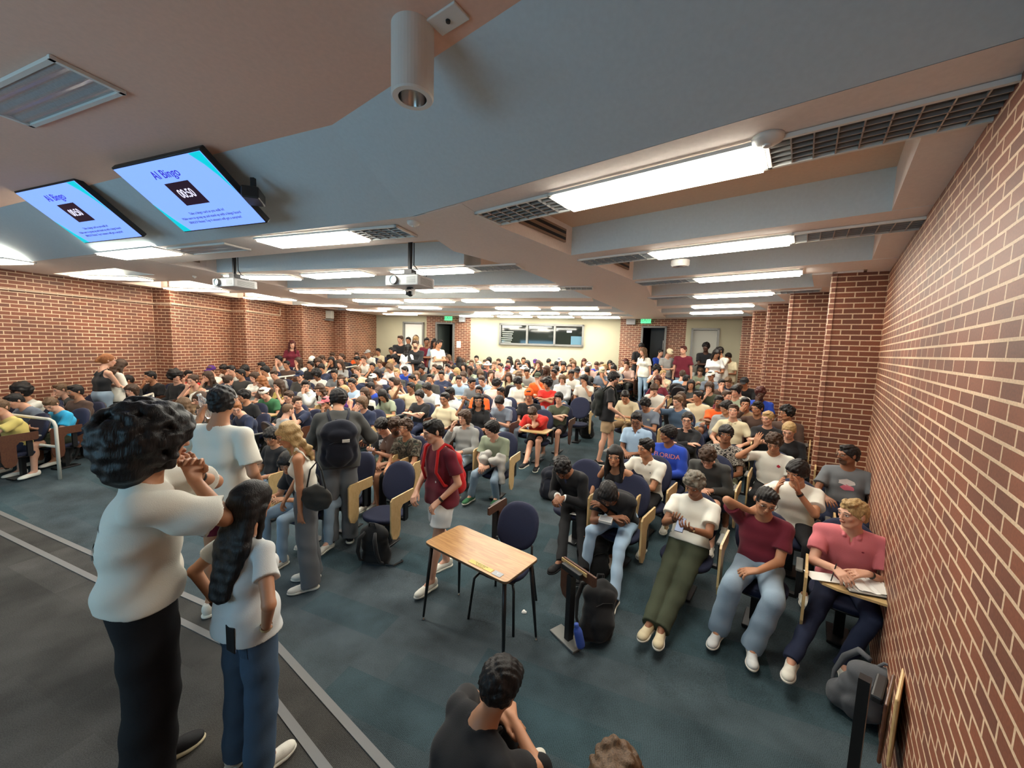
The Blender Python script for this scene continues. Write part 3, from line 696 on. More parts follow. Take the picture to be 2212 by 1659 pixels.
# ------------------------------------------------------------------ implicit surface engine
V3 = lambda *a: np.array(a, float)
def nrm(v): return v / (np.linalg.norm(v) + 1e-12)
class Field:
    def __init__(s): s.P = []; s.disp = None
    def cap(s, a, b, ra, rb=None, k=.02, cuts=(), op=1): s.P.append(('c', np.array(a, float), np.array(b, float), ra, ra if rb is None else rb, k, cuts, op)); return s
    def ell(s, c, r, R=None, k=.02, cuts=(), op=1): s.P.append(('e', np.array(c, float), np.array(r, float), np.eye(3) if R is None else R, 0, k, cuts, op)); return s
    def cut(s, p, n): s.P.append(('p', np.array(p, float), np.array(n, float), 0, 0, 0, (), -1)); return s
    def grid(s, h):
        lo, hi = V3(9, 9, 9), V3(-9, -9, -9)
        for q in s.P:
            if q[0] == 'c' and q[7] > 0:
                r = max(q[3], q[4]); lo = np.minimum(lo, np.minimum(q[1], q[2]) - r); hi = np.maximum(hi, np.maximum(q[1], q[2]) + r)
            elif q[0] == 'e' and q[7] > 0:
                r = np.abs(q[3]) @ q[2]; lo = np.minimum(lo, q[1] - r); hi = np.maximum(hi, q[1] + r)
        lo = lo - .03 - 2 * h; hi = hi + .03 + 2 * h
        n = np.ceil((hi - lo) / h).astype(int) + 1
        return lo, n
    def mesh(s, h):
        lo, n = s.grid(h); X = [(lo[i] + h * np.arange(n[i])).astype(np.float32) for i in range(3)]
        F = np.full(n, .07, np.float32)
        for q in s.P:
            k = q[5]; m = max(.03, k) + h
            if q[0] == 'c':
                r = max(q[3], q[4]) + m; l = np.minimum(q[1], q[2]) - r; u = np.maximum(q[1], q[2]) + r
            elif q[0] == 'e':
                r = np.abs(q[3]) @ q[2] + m; l = q[1] - r; u = q[1] + r
            else: l = lo; u = lo + n * h
            i0 = np.maximum(((l - lo) / h).astype(int), 0); i1 = np.minimum(((u - lo) / h).astype(int) + 2, n)
            if (i1 <= i0).any(): continue
            sl = tuple(slice(a, b) for a, b in zip(i0, i1))
            x = X[0][sl[0]][:, None, None]; y = X[1][sl[1]][None, :, None]; z = X[2][sl[2]][None, None, :]
            if q[0] == 'c':
                a, b = q[1], q[2]; d = b - a; L2 = max(float(d @ d), 1e-9)
                t = ((x - a[0]) * d[0] + (y - a[1]) * d[1] + (z - a[2]) * d[2]) / L2
                t = np.clip(t, 0, 1)
                D = np.sqrt((x - a[0] - t * d[0]) ** 2 + (y - a[1] - t * d[1]) ** 2 + (z - a[2] - t * d[2]) ** 2) - (q[3] + t * (q[4] - q[3]))
            elif q[0] == 'e':
                c, r, R = q[1], q[2], q[3]
                px = (x - c[0]) * R[0, 0] + (y - c[1]) * R[1, 0] + (z - c[2]) * R[2, 0]
                py = (x - c[0]) * R[0, 1] + (y - c[1]) * R[1, 1] + (z - c[2]) * R[2, 1]
                pz = (x - c[0]) * R[0, 2] + (y - c[1]) * R[1, 2] + (z - c[2]) * R[2, 2]
                k0 = np.sqrt((px / r[0]) ** 2 + (py / r[1]) ** 2 + (pz / r[2]) ** 2); k1 = np.sqrt((px / r[0] ** 2) ** 2 + (py / r[1] ** 2) ** 2 + (pz / r[2] ** 2) ** 2) + 1e-6
                D = k0 * (k0 - 1) / k1
            else:
                D = (x - q[1][0]) * q[2][0] + (y - q[1][1]) * q[2][1] + (z - q[1][2]) * q[2][2]
                F[sl] = np.maximum(F[sl], D); continue
            for p, nn in q[6]: D = np.maximum(D, (x - p[0]) * nn[0] + (y - p[1]) * nn[1] + (z - p[2]) * nn[2])
            G = F[sl]
            if q[7] > 0:
                hh = np.clip(.5 + .5 * (G - D) / k, 0, 1) if k else (D < G).astype(np.float32)
                F[sl] = G * (1 - hh) + D * hh - k * hh * (1 - hh)
            else:
                D = -D; hh = np.clip(.5 - .5 * (G - D) / k, 0, 1) if k else (D > G).astype(np.float32)
                F[sl] = G * (1 - hh) + D * hh + k * hh * (1 - hh)
        if s.disp is not None:
            F += s.disp(X[0][:, None, None], X[1][None, :, None], X[2][None, None, :])
        # naive surface nets
        S = F < 0
        a = S[:-1, :-1, :-1]; corners = [S[i:n[0] - 1 + i, j:n[1] - 1 + j, k:n[2] - 1 + k] for i in (0, 1) for j in (0, 1) for k in (0, 1)]
        cnt = sum(c.astype(np.int8) for c in corners); act = (cnt > 0) & (cnt < 8)
        I = np.argwhere(act)
        if len(I) == 0: return np.zeros((0, 3)), np.zeros((0, 4), int)
        idx = np.full(act.shape, -1, np.int32); idx[act] = np.arange(len(I))
        val = {}
        for i in (0, 1):
            for j in (0, 1):
                for k in (0, 1): val[i, j, k] = F[I[:, 0] + i, I[:, 1] + j, I[:, 2] + k]
        acc = np.zeros((len(I), 3)); num = np.zeros(len(I))
        for ax in range(3):
            o = [q for q in range(3) if q != ax]
            for u in (0, 1):
                for v in (0, 1):
                    c0 = [0, 0, 0]; c0[o[0]] = u; c0[o[1]] = v; c1 = list(c0); c1[ax] = 1
                    f0, f1 = val[tuple(c0)], val[tuple(c1)]; mk = (f0 < 0) != (f1 < 0)
                    t = np.where(mk, f0 / np.where(mk, f0 - f1, 1), 0)
                    pt = np.zeros((len(I), 3)); pt[:, o[0]] = u; pt[:, o[1]] = v; pt[:, ax] = t
                    acc += pt * mk[:, None]; num += mk
        V = lo + h * (I + acc / num[:, None])
        Q = []
        for ax in range(3):
            o = [(ax + 1) % 3, (ax + 2) % 3]
            s0 = [slice(1, -1)] * 3; s0[ax] = slice(0, -1); s1 = list(s0); s1[ax] = slice(1, None)
            A, B = S[tuple(s0)], S[tuple(s1)]; ch = np.argwhere(A != B)
            off = np.array([1, 1, 1]); off[ax] = 0; ch = ch + off
            ins = S[ch[:, 0], ch[:, 1], ch[:, 2]]
            e1 = np.zeros(3, int); e1[o[0]] = 1; e2 = np.zeros(3, int); e2[o[1]] = 1
            g = lambda w: idx[tuple((ch - w).T)]
            q = np.stack([g(e1 + e2), g(e2), g(0 * e1), g(e1)], 1)
            q[~ins] = q[~ins][:, ::-1]; Q.append(q)
        return V, np.concatenate(Q)
def mk_mesh(name, V, Q, mat, hp=None):
    me = bpy.data.meshes.new(name); me.vertices.add(len(V)); me.vertices.foreach_set('co', V.astype(np.float32).ravel())
    me.loops.add(len(Q) * 4); me.loops.foreach_set('vertex_index', Q.astype(np.int32).ravel())
    me.polygons.add(len(Q)); me.polygons.foreach_set('loop_start', np.arange(0, len(Q) * 4, 4, dtype=np.int32))
    me.polygons.foreach_set('use_smooth', np.ones(len(Q), bool)); me.update(calc_edges=True)
    if hp is not None:
        at = me.attributes.new('hp', 'FLOAT_VECTOR', 'POINT'); at.data.foreach_set('vector', hp.astype(np.float32).ravel())
    me.materials.append(mat); return me
def obj(name, me, parent=None, M=None):
    o = bpy.data.objects.new(name, me); COL.objects.link(o)
    if parent: o.parent = parent
    if M is not None: o.matrix_basis = M
    return o
def rotm(yaw=0, pitch=0, roll=0):
    """local face direction -Y; yaw + turns towards +X, pitch + looks down"""
    y, p, r = map(math.radians, (yaw, pitch, roll))
    Rz_ = np.array([[math.cos(y), -math.sin(y), 0], [math.sin(y), math.cos(y), 0], [0, 0, 1]])
    Rx_ = np.array([[1, 0, 0], [0, math.cos(p), -math.sin(p)], [0, math.sin(p), math.cos(p)]])
    Ry_ = np.array([[math.cos(r), 0, math.sin(r)], [0, 1, 0], [-math.sin(r), 0, math.cos(r)]])
    return Rz_ @ Rx_ @ Ry_
def wave(amp, f=22., ph=0.):
    def d(x, y, z):
        return (amp * (np.sin(f * x + 9 * z + ph + 1.7 * np.sin(f * .6 * y + ph)) * np.sin(f * .8 * z - 12 * x + 2 * ph) + .5 * np.sin(f * 1.9 * z + 20 * y + 3 * ph))).astype(np.float32)
    return d
# ------------------------------------------------------------------ materials that read the object's own colour
def objcol(name, rough=.8, gain=(1, 1, 1), bump=0., bs=200, sheen=0., pattern=None, spec=.3):
    m, nt, b = nodes(name); oi = N(nt, 'ShaderNodeObjectInfo'); src = oi.outputs['Color']
    tc = N(nt, 'ShaderNodeTexCoord')
    if pattern: src = pattern(nt, tc, src)
    nt.links.new(src, b.inputs['Base Color']); b.inputs['Roughness'].default_value = rough; b.inputs['Specular IOR Level'].default_value = spec
    b.inputs['Sheen Weight'].default_value = sheen
    if bump:
        no = N(nt, 'ShaderNodeTexNoise'); no.inputs['Scale'].default_value = bs; no.inputs['Detail'].default_value = 3
        nt.links.new(tc.outputs['Object'], no.inputs['Vector'])
        bp = N(nt, 'ShaderNodeBump'); bp.inputs['Strength'].default_value = bump; bp.inputs['Distance'].default_value = .004
        nt.links.new(no.outputs['Fac'], bp.inputs['Height']); nt.links.new(bp.outputs['Normal'], b.inputs['Normal'])
    return m
M_CLOTH = objcol('cloth', .9, bump=.35, bs=260, sheen=.1)
M_DENIM = objcol('denim', .9, bump=.5, bs=420)
M_HAT = objcol('cap_fabric', .85, bump=.3)
M_SHOE = objcol('shoe_fabric', .7, bump=.2)
def hair_mat():
    m, nt, b = nodes('hair'); oi = N(nt, 'ShaderNodeObjectInfo'); tc = N(nt, 'ShaderNodeTexCoord'); mp = N(nt, 'ShaderNodeMapping'); mp.inputs['Scale'].default_value = (1, 1, .16)
    nt.links.new(tc.outputs['Object'], mp.inputs['Vector'])
    no = N(nt, 'ShaderNodeTexNoise'); no.inputs['Scale'].default_value = 150; no.inputs['Detail'].default_value = 3; no.inputs['Distortion'].default_value = .6
    nt.links.new(mp.outputs[0], no.inputs['Vector'])
    mr = N(nt, 'ShaderNodeMapRange'); mr.inputs['From Min'].default_value = .3; mr.inputs['From Max'].default_value = .7; mr.inputs['To Min'].default_value = .6; mr.inputs['To Max'].default_value = 1.4
    nt.links.new(no.outputs['Fac'], mr.inputs['Value'])
    vm = N(nt, 'ShaderNodeVectorMath', operation='SCALE'); nt.links.new(oi.outputs['Color'], vm.inputs[0]); nt.links.new(mr.outputs[0], vm.inputs['Scale'])
    nt.links.new(vm.outputs[0], b.inputs['Base Color']); b.inputs['Roughness'].default_value = .5; b.inputs['Specular IOR Level'].default_value = .3
    bp = N(nt, 'ShaderNodeBump'); bp.inputs['Strength'].default_value = .6; bp.inputs['Distance'].default_value = .006
    nt.links.new(no.outputs['Fac'], bp.inputs['Height']); nt.links.new(bp.outputs['Normal'], b.inputs['Normal'])
    return m
M_HAIR = hair_mat()
def skin_mat(name, beard):
    m, nt, b = nodes(name); oi = N(nt, 'ShaderNodeObjectInfo'); at = N(nt, 'ShaderNodeAttribute'); at.attribute_name = 'hp'
    sx = N(nt, 'ShaderNodeSeparateXYZ'); nt.links.new(at.outputs['Vector'], sx.inputs[0])
    def mt(op, a, c=None):
        n = N(nt, 'ShaderNodeMath', operation=op)
        for i, q in enumerate((a, c)):
            if q is None: continue
            if isinstance(q, (int, float)): n.inputs[i].default_value = q
            else: nt.links.new(q, n.inputs[i])
        return n.outputs[0]
    ax = mt('ABSOLUTE', sx.outputs[0]); y = sx.outputs[1]; z = sx.outputs[2]
    front = mt('LESS_THAN', y, -.045)
    def mask(xs, xc, xr, zc, zr, soft=.25, slope=0):
        dx = mt('DIVIDE', mt('SUBTRACT', xs, xc), xr); zz = mt('SUBTRACT', z, zc)
        if slope: zz = mt('SUBTRACT', zz, mt('MULTIPLY', mt('SUBTRACT', xs, xc), slope))
        dz = mt('DIVIDE', zz, zr); r = mt('ADD', mt('MULTIPLY', dx, dx), mt('MULTIPLY', dz, dz))
        mr = N(nt, 'ShaderNodeMapRange'); mr.inputs['From Min'].default_value = 1 + soft; mr.inputs['From Max'].default_value = 1 - soft
        nt.links.new(r, mr.inputs['Value']); return mt('MULTIPLY', mr.outputs[0], front)
    col = oi.outputs['Color']
    def mix(fac, c, mode='MIX'):
        nonlocal col
        n = N(nt, 'ShaderNodeMix', data_type='RGBA', blend_type=mode); nt.links.new(fac, n.inputs[0]); nt.links.new(col, n.inputs[6])
        n.inputs[7].default_value = c; col = n.outputs[2]
    no = N(nt, 'ShaderNodeTexNoise'); no.inputs['Scale'].default_value = 14; tc = N(nt, 'ShaderNodeTexCoord'); nt.links.new(tc.outputs['Object'], no.inputs['Vector'])
    mix(mt('MULTIPLY', no.outputs['Fac'], .35), (1.0, .62, .52, 1), 'MULTIPLY')
    mix(mt('MULTIPLY', mask(ax, .045, .024, -.028, .022, .9), .35), (.95, .55, .45, 1), 'MULTIPLY')
    if beard:
        mix(mt('MULTIPLY', mask(ax, 0, .066, -.088, .05, .35), .8), (.03, .02, .015, 1))
        mix(mt('MULTIPLY', mask(ax, 0, .03, -.040, .007, .3), .8), (.03, .02, .015, 1))
    mix(mt('MULTIPLY', mask(sx.outputs[0], 0, .023, -.055, .0085), .55), (.75, .32, .28, 1), 'MULTIPLY')
    mix(mt('MULTIPLY', mask(sx.outputs[0], 0, .021, -.0545, .0018, .6), .7), (.06, .02, .02, 1))
    mix(mt('MULTIPLY', mask(ax, .031, .021, .006, .013, .8), .12), (.45, .3, .28, 1), 'MULTIPLY')
    mix(mask(ax, .031, .0145, .004, .0062), (.62, .58, .54, 1))
    mix(mask(ax, .031, .0062, .0045, .0062), (.02, .012, .01, 1))
    mix(mt('MULTIPLY', mask(ax, .031, .0165, .0105, .0022, .5), .9), (.02, .015, .012, 1))
    mix(mt('MULTIPLY', mask(ax, .032, .021, .0275, .0042, .4, -.12), .85), (.03, .02, .015, 1))
    nt.links.new(col, b.inputs['Base Color']); b.inputs['Roughness'].default_value = .5; b.inputs['Specular IOR Level'].default_value = .35
    b.inputs['Subsurface Weight'].default_value = 0.0
    return m
M_SKIN = skin_mat('skin', False); M_SKINB = skin_mat('skin_with_beard', True)
M_EYEW = plain('eye_white', (.7, .68, .65), .2)
# ------------------------------------------------------------------ head, hands, hair
def head_prims(f, H, R, N0, fem=False, scale=1.0):
    L = lambda x, y, z: H + R @ V3(x, y, z)
    f.ell(L(0, .012, .03), (.076, .096, .088), R, .02)
    f.ell(L(0, -.022, -.03), (.057, .068, .080), R, .025)
    f.ell(L(0, -.052, -.092), (.027 if not fem else .022, .028, .022), R, .025)
    for s in (-1, 1):
        f.cap(L(s * .044, -.015, -.062), L(s * .024, -.05, -.090), .015, k=.02)
        f.ell(L(s * .040, -.060, -.020), (.020, .018, .020), R, .018)
        f.ell(L(s * .078, .010, -.004), (.008, .017, .030), R, .006)
        f.cap(L(s * .046, -.076, .024), L(s * .014, -.088, .022), .010, k=.014)
        f.ell(L(s * .031, -.103, .004), (.017, .014, .011), R, .010, op=-1)
        f.ell(L(s * .031, -.0805, .004), (.0135, .0125, .011), R, .003)
        f.ell(L(s * .009, -.100, -.030), (.008, .009, .006), R, .005)
    f.cap(L(0, -.090, .010), L(0, -.106, -.024), .0065, .0095, k=.010)
    f.ell(L(0, -.095, -.050), (.021, .010, .0055), R, .006); f.ell(L(0, -.094, -.0595), (.018, .010, .0065), R, .006)
    f.ell(L(0, -.108, -.0548), (.020, .006, .0012), R, .003, op=-1)
    f.cap(N0 + V3(0, .005, -.03), L(0, .018, -.05), .056 if not fem else .047, .050 if not fem else .043, k=.03)
def hand_prims(f, W, d, n, side, curl=25, thumb=True, s=1.0, spread=.0):
    """W wrist, d towards fingertips, n palm-facing normal; side=+1 when thumb lies along cross(d,n)"""
    d = nrm(np.array(d, float)); n = np.array(n, float); n = nrm(n - d * (n @ d)); a = np.cross(d, n)
    for j in range(4):
        o = (j - 1.5); K = W + d * (.088 - abs(o - .3) * .004) * s - a * side * o * .019 * s
        f.cap(W + d * .012 - a * side * o * .010 * s, K, .0145 * s, .0112 * s, k=.012)
        L = [.043, .047, .044, .034][j] * s; p = K; an = math.radians(curl * .6 + j * 3)
        for q, (ll, r0, r1) in enumerate(((L, .0098, .0090), (L * .62, .0090, .0083), (L * .5, .0083, .0072))):
            dd = d * math.cos(an) + n * math.sin(an) - a * side * o * (.10 + spread) ; dd = nrm(dd); e = p + dd * ll
            f.cap(p, e, r0 * s, r1 * s, k=.004); p = e; an += math.radians(curl)
    if thumb:
        p = W + d * .022 * s + a * side * .016 * s; e = p + nrm(d * .75 + a * side * .62 + n * .35) * .045 * s
        f.cap(p, e, .0145 * s, .0112 * s, k=.010)
        e2 = e + nrm(d * .95 + a * side * .25 + n * .35) * .032 * s; f.cap(e, e2, .0108 * s, .0095 * s, k=.004)
        f.cap(e2, e2 + nrm(d + n * .45) * .022 * s, .0095 * s, .008 * s, k=.004)
def curls(f, n, cen, rad, rb, zmin, seed=1, face=True, k=.012):
    rg = np.random.default_rng(seed); c = 0
    while c < n:
        v = nrm(rg.normal(size=3)); p = V3(*cen) + v * V3(*rad)
        if p[2] < zmin: continue
        if face and p[1] < -.045 and p[2] < .055: continue
        f.ell(p, V3(1, 1, 1) * rb * rg.uniform(.7, 1.25), None, k); c += 1
def strands(a1, a2):
    def d(x, y, z):
        return (a1 * np.sin(62 * x + 40 * y + 5 * np.sin(31 * z)) * np.sin(48 * z - 35 * x + 2) + a2 * np.sin(150 * x + 60 * z) * np.sin(130 * y - 90 * z + 1) + a2 * .8 * np.sin(210 * x - 120 * y)).astype(np.float32)
    return d
def hair_field(st):
    f = Field(); face = dict(c=(0, -.092, -.030), r=(.062, .062, .088))
    base = lambda g=.0, zc=.036: f.ell((0, .016, zc), (.083 + g, .103 + g, .090 + g), None, .01)
    trimf = lambda zt=.0: f.ell((0, -.10, -.036 + zt), (.064, .075, .088), None, .012, op=-1)
    if st == 's':      # short crop
        base(-.0015); f.ell((0, .035, -.01), (.0785, .078, .075), None, .02); f.ell((0, -.045, .096), (.055, .045, .020), None, .02)
        trimf(); f.cut((0, .0, -.022), (0, -.65, -1)); f.disp = strands(.0035, .0022)
        for s in (-1, 1): f.ell((s * .08, -.03, -.075), (.03, .05, .05), None, .01, op=-1)
    elif st == 'q':    # quiff, taller front
        base(-.001); f.ell((0, .035, -.01), (.0785, .078, .078), None, .02); f.ell((.012, -.048, .102), (.056, .046, .026), None, .02)
        trimf(.004); f.cut((0, .0, -.022), (0, -.65, -1)); f.disp = strands(.0045, .0028)
        for s in (-1, 1): f.ell((s * .08, -.03, -.075), (.03, .05, .05), None, .01, op=-1)
    elif st == 'g':    # fringe / bangs, fuller
        base(.010); f.ell((0, .03, .0), (.086, .09, .082), None, .02); f.ell((0, -.070, .062), (.064, .035, .032), None, .018); 
        f.ell((0, -.105, -.055), (.066, .07, .088), None, .010, op=-1); f.cut((0, .0, -.075), (0, .2, -1)); f.disp = strands(.004, .0026)
    elif st == 'c':    # curly
        base(.006); f.ell((0, .03, .0), (.083, .088, .08), None, .02); curls(f, 70, (0, .01, .045), (.085, .100, .088), .021, -.03, 3)
        f.ell((0, -.108, -.045), (.062, .068, .085), None, .012, op=-1); f.cut((0, .0, -.075), (0, .2, -1)); f.disp = wave(.003, 120)
    elif st == 'a':    # big loose hair
        base(.018, .045); f.ell((0, .05, .0), (.10, .095, .095), None, .03); curls(f, 80, (0, .025, .04), (.104, .118, .105), .030, -.06, 5, k=.02)
        f.ell((0, -.125, -.045), (.062, .078, .085), None, .015, op=-1); f.disp = wave(.005, 60)
    elif st == 'A':    # huge loose mane
        base(.035, .05); f.ell((0, .085, -.01), (.145, .125, .135), None, .04); f.ell((0, .09, -.10), (.12, .09, .09), None, .04); curls(f, 420, (0, .045, .02), (.140, .155, .140), .024, -.17, 5, k=.008)
        f.ell((0, -.140, -.050), (.062, .085, .09), None, .015, op=-1); f.disp = wave(.006, 60)
    elif st == 'S':    # very long straight hair lying on the back
        base(.012); f.ell((0, .04, -.02), (.088, .086, .095), None, .03)
        for x in (-.07, -.035, 0, .035, .07):
            f.cap((x, .06, .0), (x * 1.15, .105, -.22), .036, .034, k=.03); f.cap((x * 1.15, .105, -.22), (x * .75 + .012, .150, -.50 + abs(x) * .5), .034, .018, k=.03)
        f.cap((.08, .0, -.02), (.10, .03, -.20), .022, .012, k=.02); f.cap((-.08, .0, -.02), (-.10, .03, -.22), .022, .012, k=.02)
        f.ell((0, -.108, -.040), (.055, .07, .092), None, .014, op=-1); f.disp = wave(.003, 60)
    elif st == 'm':    # medium wavy covering ears
        base(.012); f.ell((0, .035, -.03), (.09, .085, .095), None, .03); f.cap((-.06, -.05, .06), (.06, -.05, .06), .028, k=.02)
        for s in (-1, 1): f.cap((s * .075, -.02, .03), (s * .082, .0, -.09), .024, .02, k=.02)
        f.ell((0, -.108, -.045), (.060, .068, .090), None, .012, op=-1); f.disp = strands(.004, .002)
    elif st in 'Lw':   # long, straight or wavy
        base(.007); f.ell((0, .035, -.02), (.084, .084, .09), None, .03)
        for s in (-1, 1):
            f.cap((s * .07, .0, .02), (s * .085, -.005, -.13), .024, .022, k=.03); f.cap((s * .085, -.005, -.13), (s * .095, -.05, -.27), .026, .014, k=.03)
        for x in (-.06, -.03, 0, .03, .06): f.cap((x, .05, -.02), (x * 1.2, .085, -.20), .034, .032, k=.03); f.cap((x * 1.2, .085, -.20), (x * 1.05, .092, -.34 + abs(x) * .6), .032, .020, k=.03)
        f.ell((0, -.108, -.040), (.055, .07, .092), None, .014, op=-1); f.disp = wave(.004 if st == 'L' else .010, 45)
    elif st in 'tb':   # tied back / bun
        base(.001); f.ell((0, .035, -.01), (.076, .075, .072), None, .02); trimf(.004)
        if st == 't': f.cap((0, .115, .03), (0, .14, -.03), .028, .03, k=.02); f.cap((0, .14, -.03), (0, .125, -.17), .028, .012, k=.02)
        else: f.ell((0, .115, .065), (.036, .036, .036), None, .015)
        f.cut((0, .0, -.085), (0, .2, -1)); f.disp = wave(.0025, 100)
    elif st == 'z':    # buzz cut
        f.ell((0, .013, .031), (.0785, .0985, .0900), None, .01); f.ell((0, .03, -.01), (.075, .075, .07), None, .02); trimf(.006); f.cut((0, .0, -.003), (0, -.65, -1)); f.disp = wave(.0015, 120)
        for s in (-1, 1): f.ell((s * .08, -.03, -.075), (.03, .05, .05), None, .01, op=-1)
    return f
def hat_field(st):
    f = Field()
    if st in ('cap', 'capback'):
        s = -1 if st == 'cap' else 1
        f.ell((0, .012, .042), (.090, .108, .092), None, .005, cuts=[(V3(0, 0, .030), V3(0, 0, -1))])
        f.ell((0, s * .125, .032), (.068, .070, .012), None, .008); f.ell((0, .012, .133), (.008, .008, .005), None, .003)
    elif st == 'bucket':
        f.ell((0, .012, .045), (.092, .108, .095), None, .005, cuts=[(V3(0, 0, .03), V3(0, 0, -1))]); f.ell((0, .012, .035), (.145, .165, .020), None, .02)
    elif st == 'beanie':
        f.ell((0, .014, .045), (.092, .110, .100), None, .005, cuts=[(V3(0, 0, .012), V3(0, .35, -1))]); f.cap((-.05, -.07, .036), (.05, -.07, .036), .018, k=.02)
        f.disp = lambda x, y, z: (.0015 * np.sin(220 * np.arctan2(y - .014, x) * .12 * 1) + 0 * z).astype(np.float32)
    return f
_hc = {}
def hair_mesh(st, h):
    key = (st, h)
    if key not in _hc:
        f = hat_field(st) if len(st) > 1 else hair_field(st); V, Q = f.mesh(h)
        _hc[key] = mk_mesh('hat' if len(st) > 1 else 'hair', V, Q, M_HAT if len(st) > 1 else M_HAIR)
    return _hc[key]
def glasses_mesh():
    if 'gl' not in _hc:
        m = MB()
        for s in (-1, 1):
            pts = [(s * .032 + .019 * math.cos(t) * (1 if True else 0), -.108 + .004 * abs(math.cos(t)), .004 + .015 * math.sin(t)) for t in np.linspace(0, 2 * math.pi, 17)]
            m.tube(pts, .0016, 5, cap=False); m.tube([(s * .051, -.106, .009), (s * .078, -.06, .010), (s * .082, .01, .005)], .0018, 5)
        m.tube([(-.013, -.110, .008), (0, -.112, .010), (.013, -.110, .008)], .0015, 5)
        o = m.build('glasses', M_BLACK); _hc['gl'] = o.data; bpy.data.objects.remove(o)
    return _hc['gl']
def shoe_mesh(kind):
    if ('shoe', kind) not in _hc:
        f = Field()   # ankle at origin 0.09 above ground, toes towards -Y
        f.cap((0, .035, -.045), (0, -.12, -.052), .036, .034, k=.02, cuts=[(V3(0, 0, -.085), V3(0, 0, -1))])
        f.ell((0, -.15, -.058), (.042, .062, .032), None, .02); f.ell((0, .03, -.02), (.038, .045, .045), None, .02); f.cap((0, -.02, -.02), (0, -.09, -.045), .030, .026, k=.02)
        f.cut((0, 0, -.072), (0, 0, -1)); f.cut((0, 0, .012), (0, .0, 1)); V, Q = f.mesh(.006); up = mk_mesh('shoe', V, Q, M_SHOE)
        g = Field()
        g.ell((0, -.14, -.075), (.047, .078, .022), None, .02); g.ell((0, .03, -.075), (.042, .052, .022), None, .02); g.cap((0, .03, -.078), (0, -.13, -.078), .036, .040, k=.02)
        g.cut((0, 0, -.088), (0, 0, -1)); g.cut((0, 0, -.066), (0, 0, 1)); V, Q = g.mesh(.006); so = mk_mesh('sole', V, Q, M_SHOE)
        la = MB()
        for i in range(5): la.tube([(-.022, -.035 - i * .018, -.004 - i * .0085), (0, -.04 - i * .018, .002 - i * .0085), (.022, -.035 - i * .018, -.004 - i * .0085)], .0028, 5)
        o = la.build('laces', M_PAPER); lam = o.data; bpy.data.objects.remove(o)
        _hc[('shoe', kind)] = (up, so, lam)
    return _hc[('shoe', kind)]
# ------------------------------------------------------------------ the body
def ik(a, t, l1, l2, pole):
    d = t - a; L = np.linalg.norm(d); mx = (l1 + l2) * .999
    if L > mx: t = a + d / L * mx; d = t - a; L = mx
    x = (l1 * l1 - l2 * l2 + L * L) / (2 * L); hgt = math.sqrt(max(l1 * l1 - x * x, 0)); u = d / L
    p = np.array(pole, float); p = p - u * (p @ u); return a + u * x + nrm(p) * hgt, t
def skeleton(c):
    """c: config dict in person space (faces -Y). returns joints"""
    sit = c.get('sit', True); J = {}
    th = math.radians(c.get('lean', -6 if sit else 2)); tw = math.radians(c.get('twist', 0)); sl = math.radians(c.get('side', 0))
    ph = c.get('ph', .545 if sit else .965); J['P'] = V3(0, .04, ph) if sit else V3(0, 0, ph)
    up = nrm(V3(math.sin(sl), -math.sin(th), math.cos(th))); up2 = nrm(V3(math.sin(sl), -math.sin(th + math.radians(c.get('bend', 10))), math.cos(th + math.radians(c.get('bend', 10)))))
    J['C'] = J['P'] + up * .27; J['N'] = J['C'] + up2 * (.19 if sit else .23)
    R = rotm(c.get('hy', 0), c.get('hp', 8), c.get('hr', 0)); J['R'] = R
    hb = math.radians(c.get('lean', 0) * .5 + c.get('bend', 10) + 5 + c.get('hp', 8) * .4)
    J['H'] = J['N'] + V3(math.sin(sl) * .05, -math.sin(hb) * .15, math.cos(hb) * .15) + R @ V3(0, -.012, .02)
    side = V3(math.cos(tw), math.sin(tw), 0); J['side'] = side; sw = c.get('sw', .175); J['fw'] = np.cross(V3(0, 0, 1), side) * -1
    for s, k in ((-1, 'r'), (1, 'l')):
        J['S' + k] = J['N'] + side * s * sw - up2 * .068
        J['h' + k] = J['P'] + V3(s * .085, -.01, -.02)
        if sit: kn, an = c.get('k' + k, (s * .15, -.44, .52)), c.get('a' + k, (s * .14, -.42, .09))
        else: kn, an = None, c.get('a' + k, (s * .10, .02, .09))
        an = np.array(an, float)
        if sit:
            K, A = ik(J['h' + k], an, .44, .43, np.array(kn, float) - J['h' + k] * .5 - an * .5)
        else: K, A = ik(J['h' + k], an, .43, .425, c.get('kp' + k, (s * .1, -1, 0)))
        J['K' + k], J['A' + k] = K, A
        t = np.array(c.get('w' + k, (s * .12, -.22, .66) if sit else (s * .24, -.03, .86)), float)
        E, W = ik(J['S' + k], t, .285, .245, c.get('ep' + k, (s * .6, .6, -.6))); J['E' + k], J['W' + k] = E, W
        J['t' + k] = np.array(c.get('t' + k, (s * .12, -1, 0)), float)
    return J
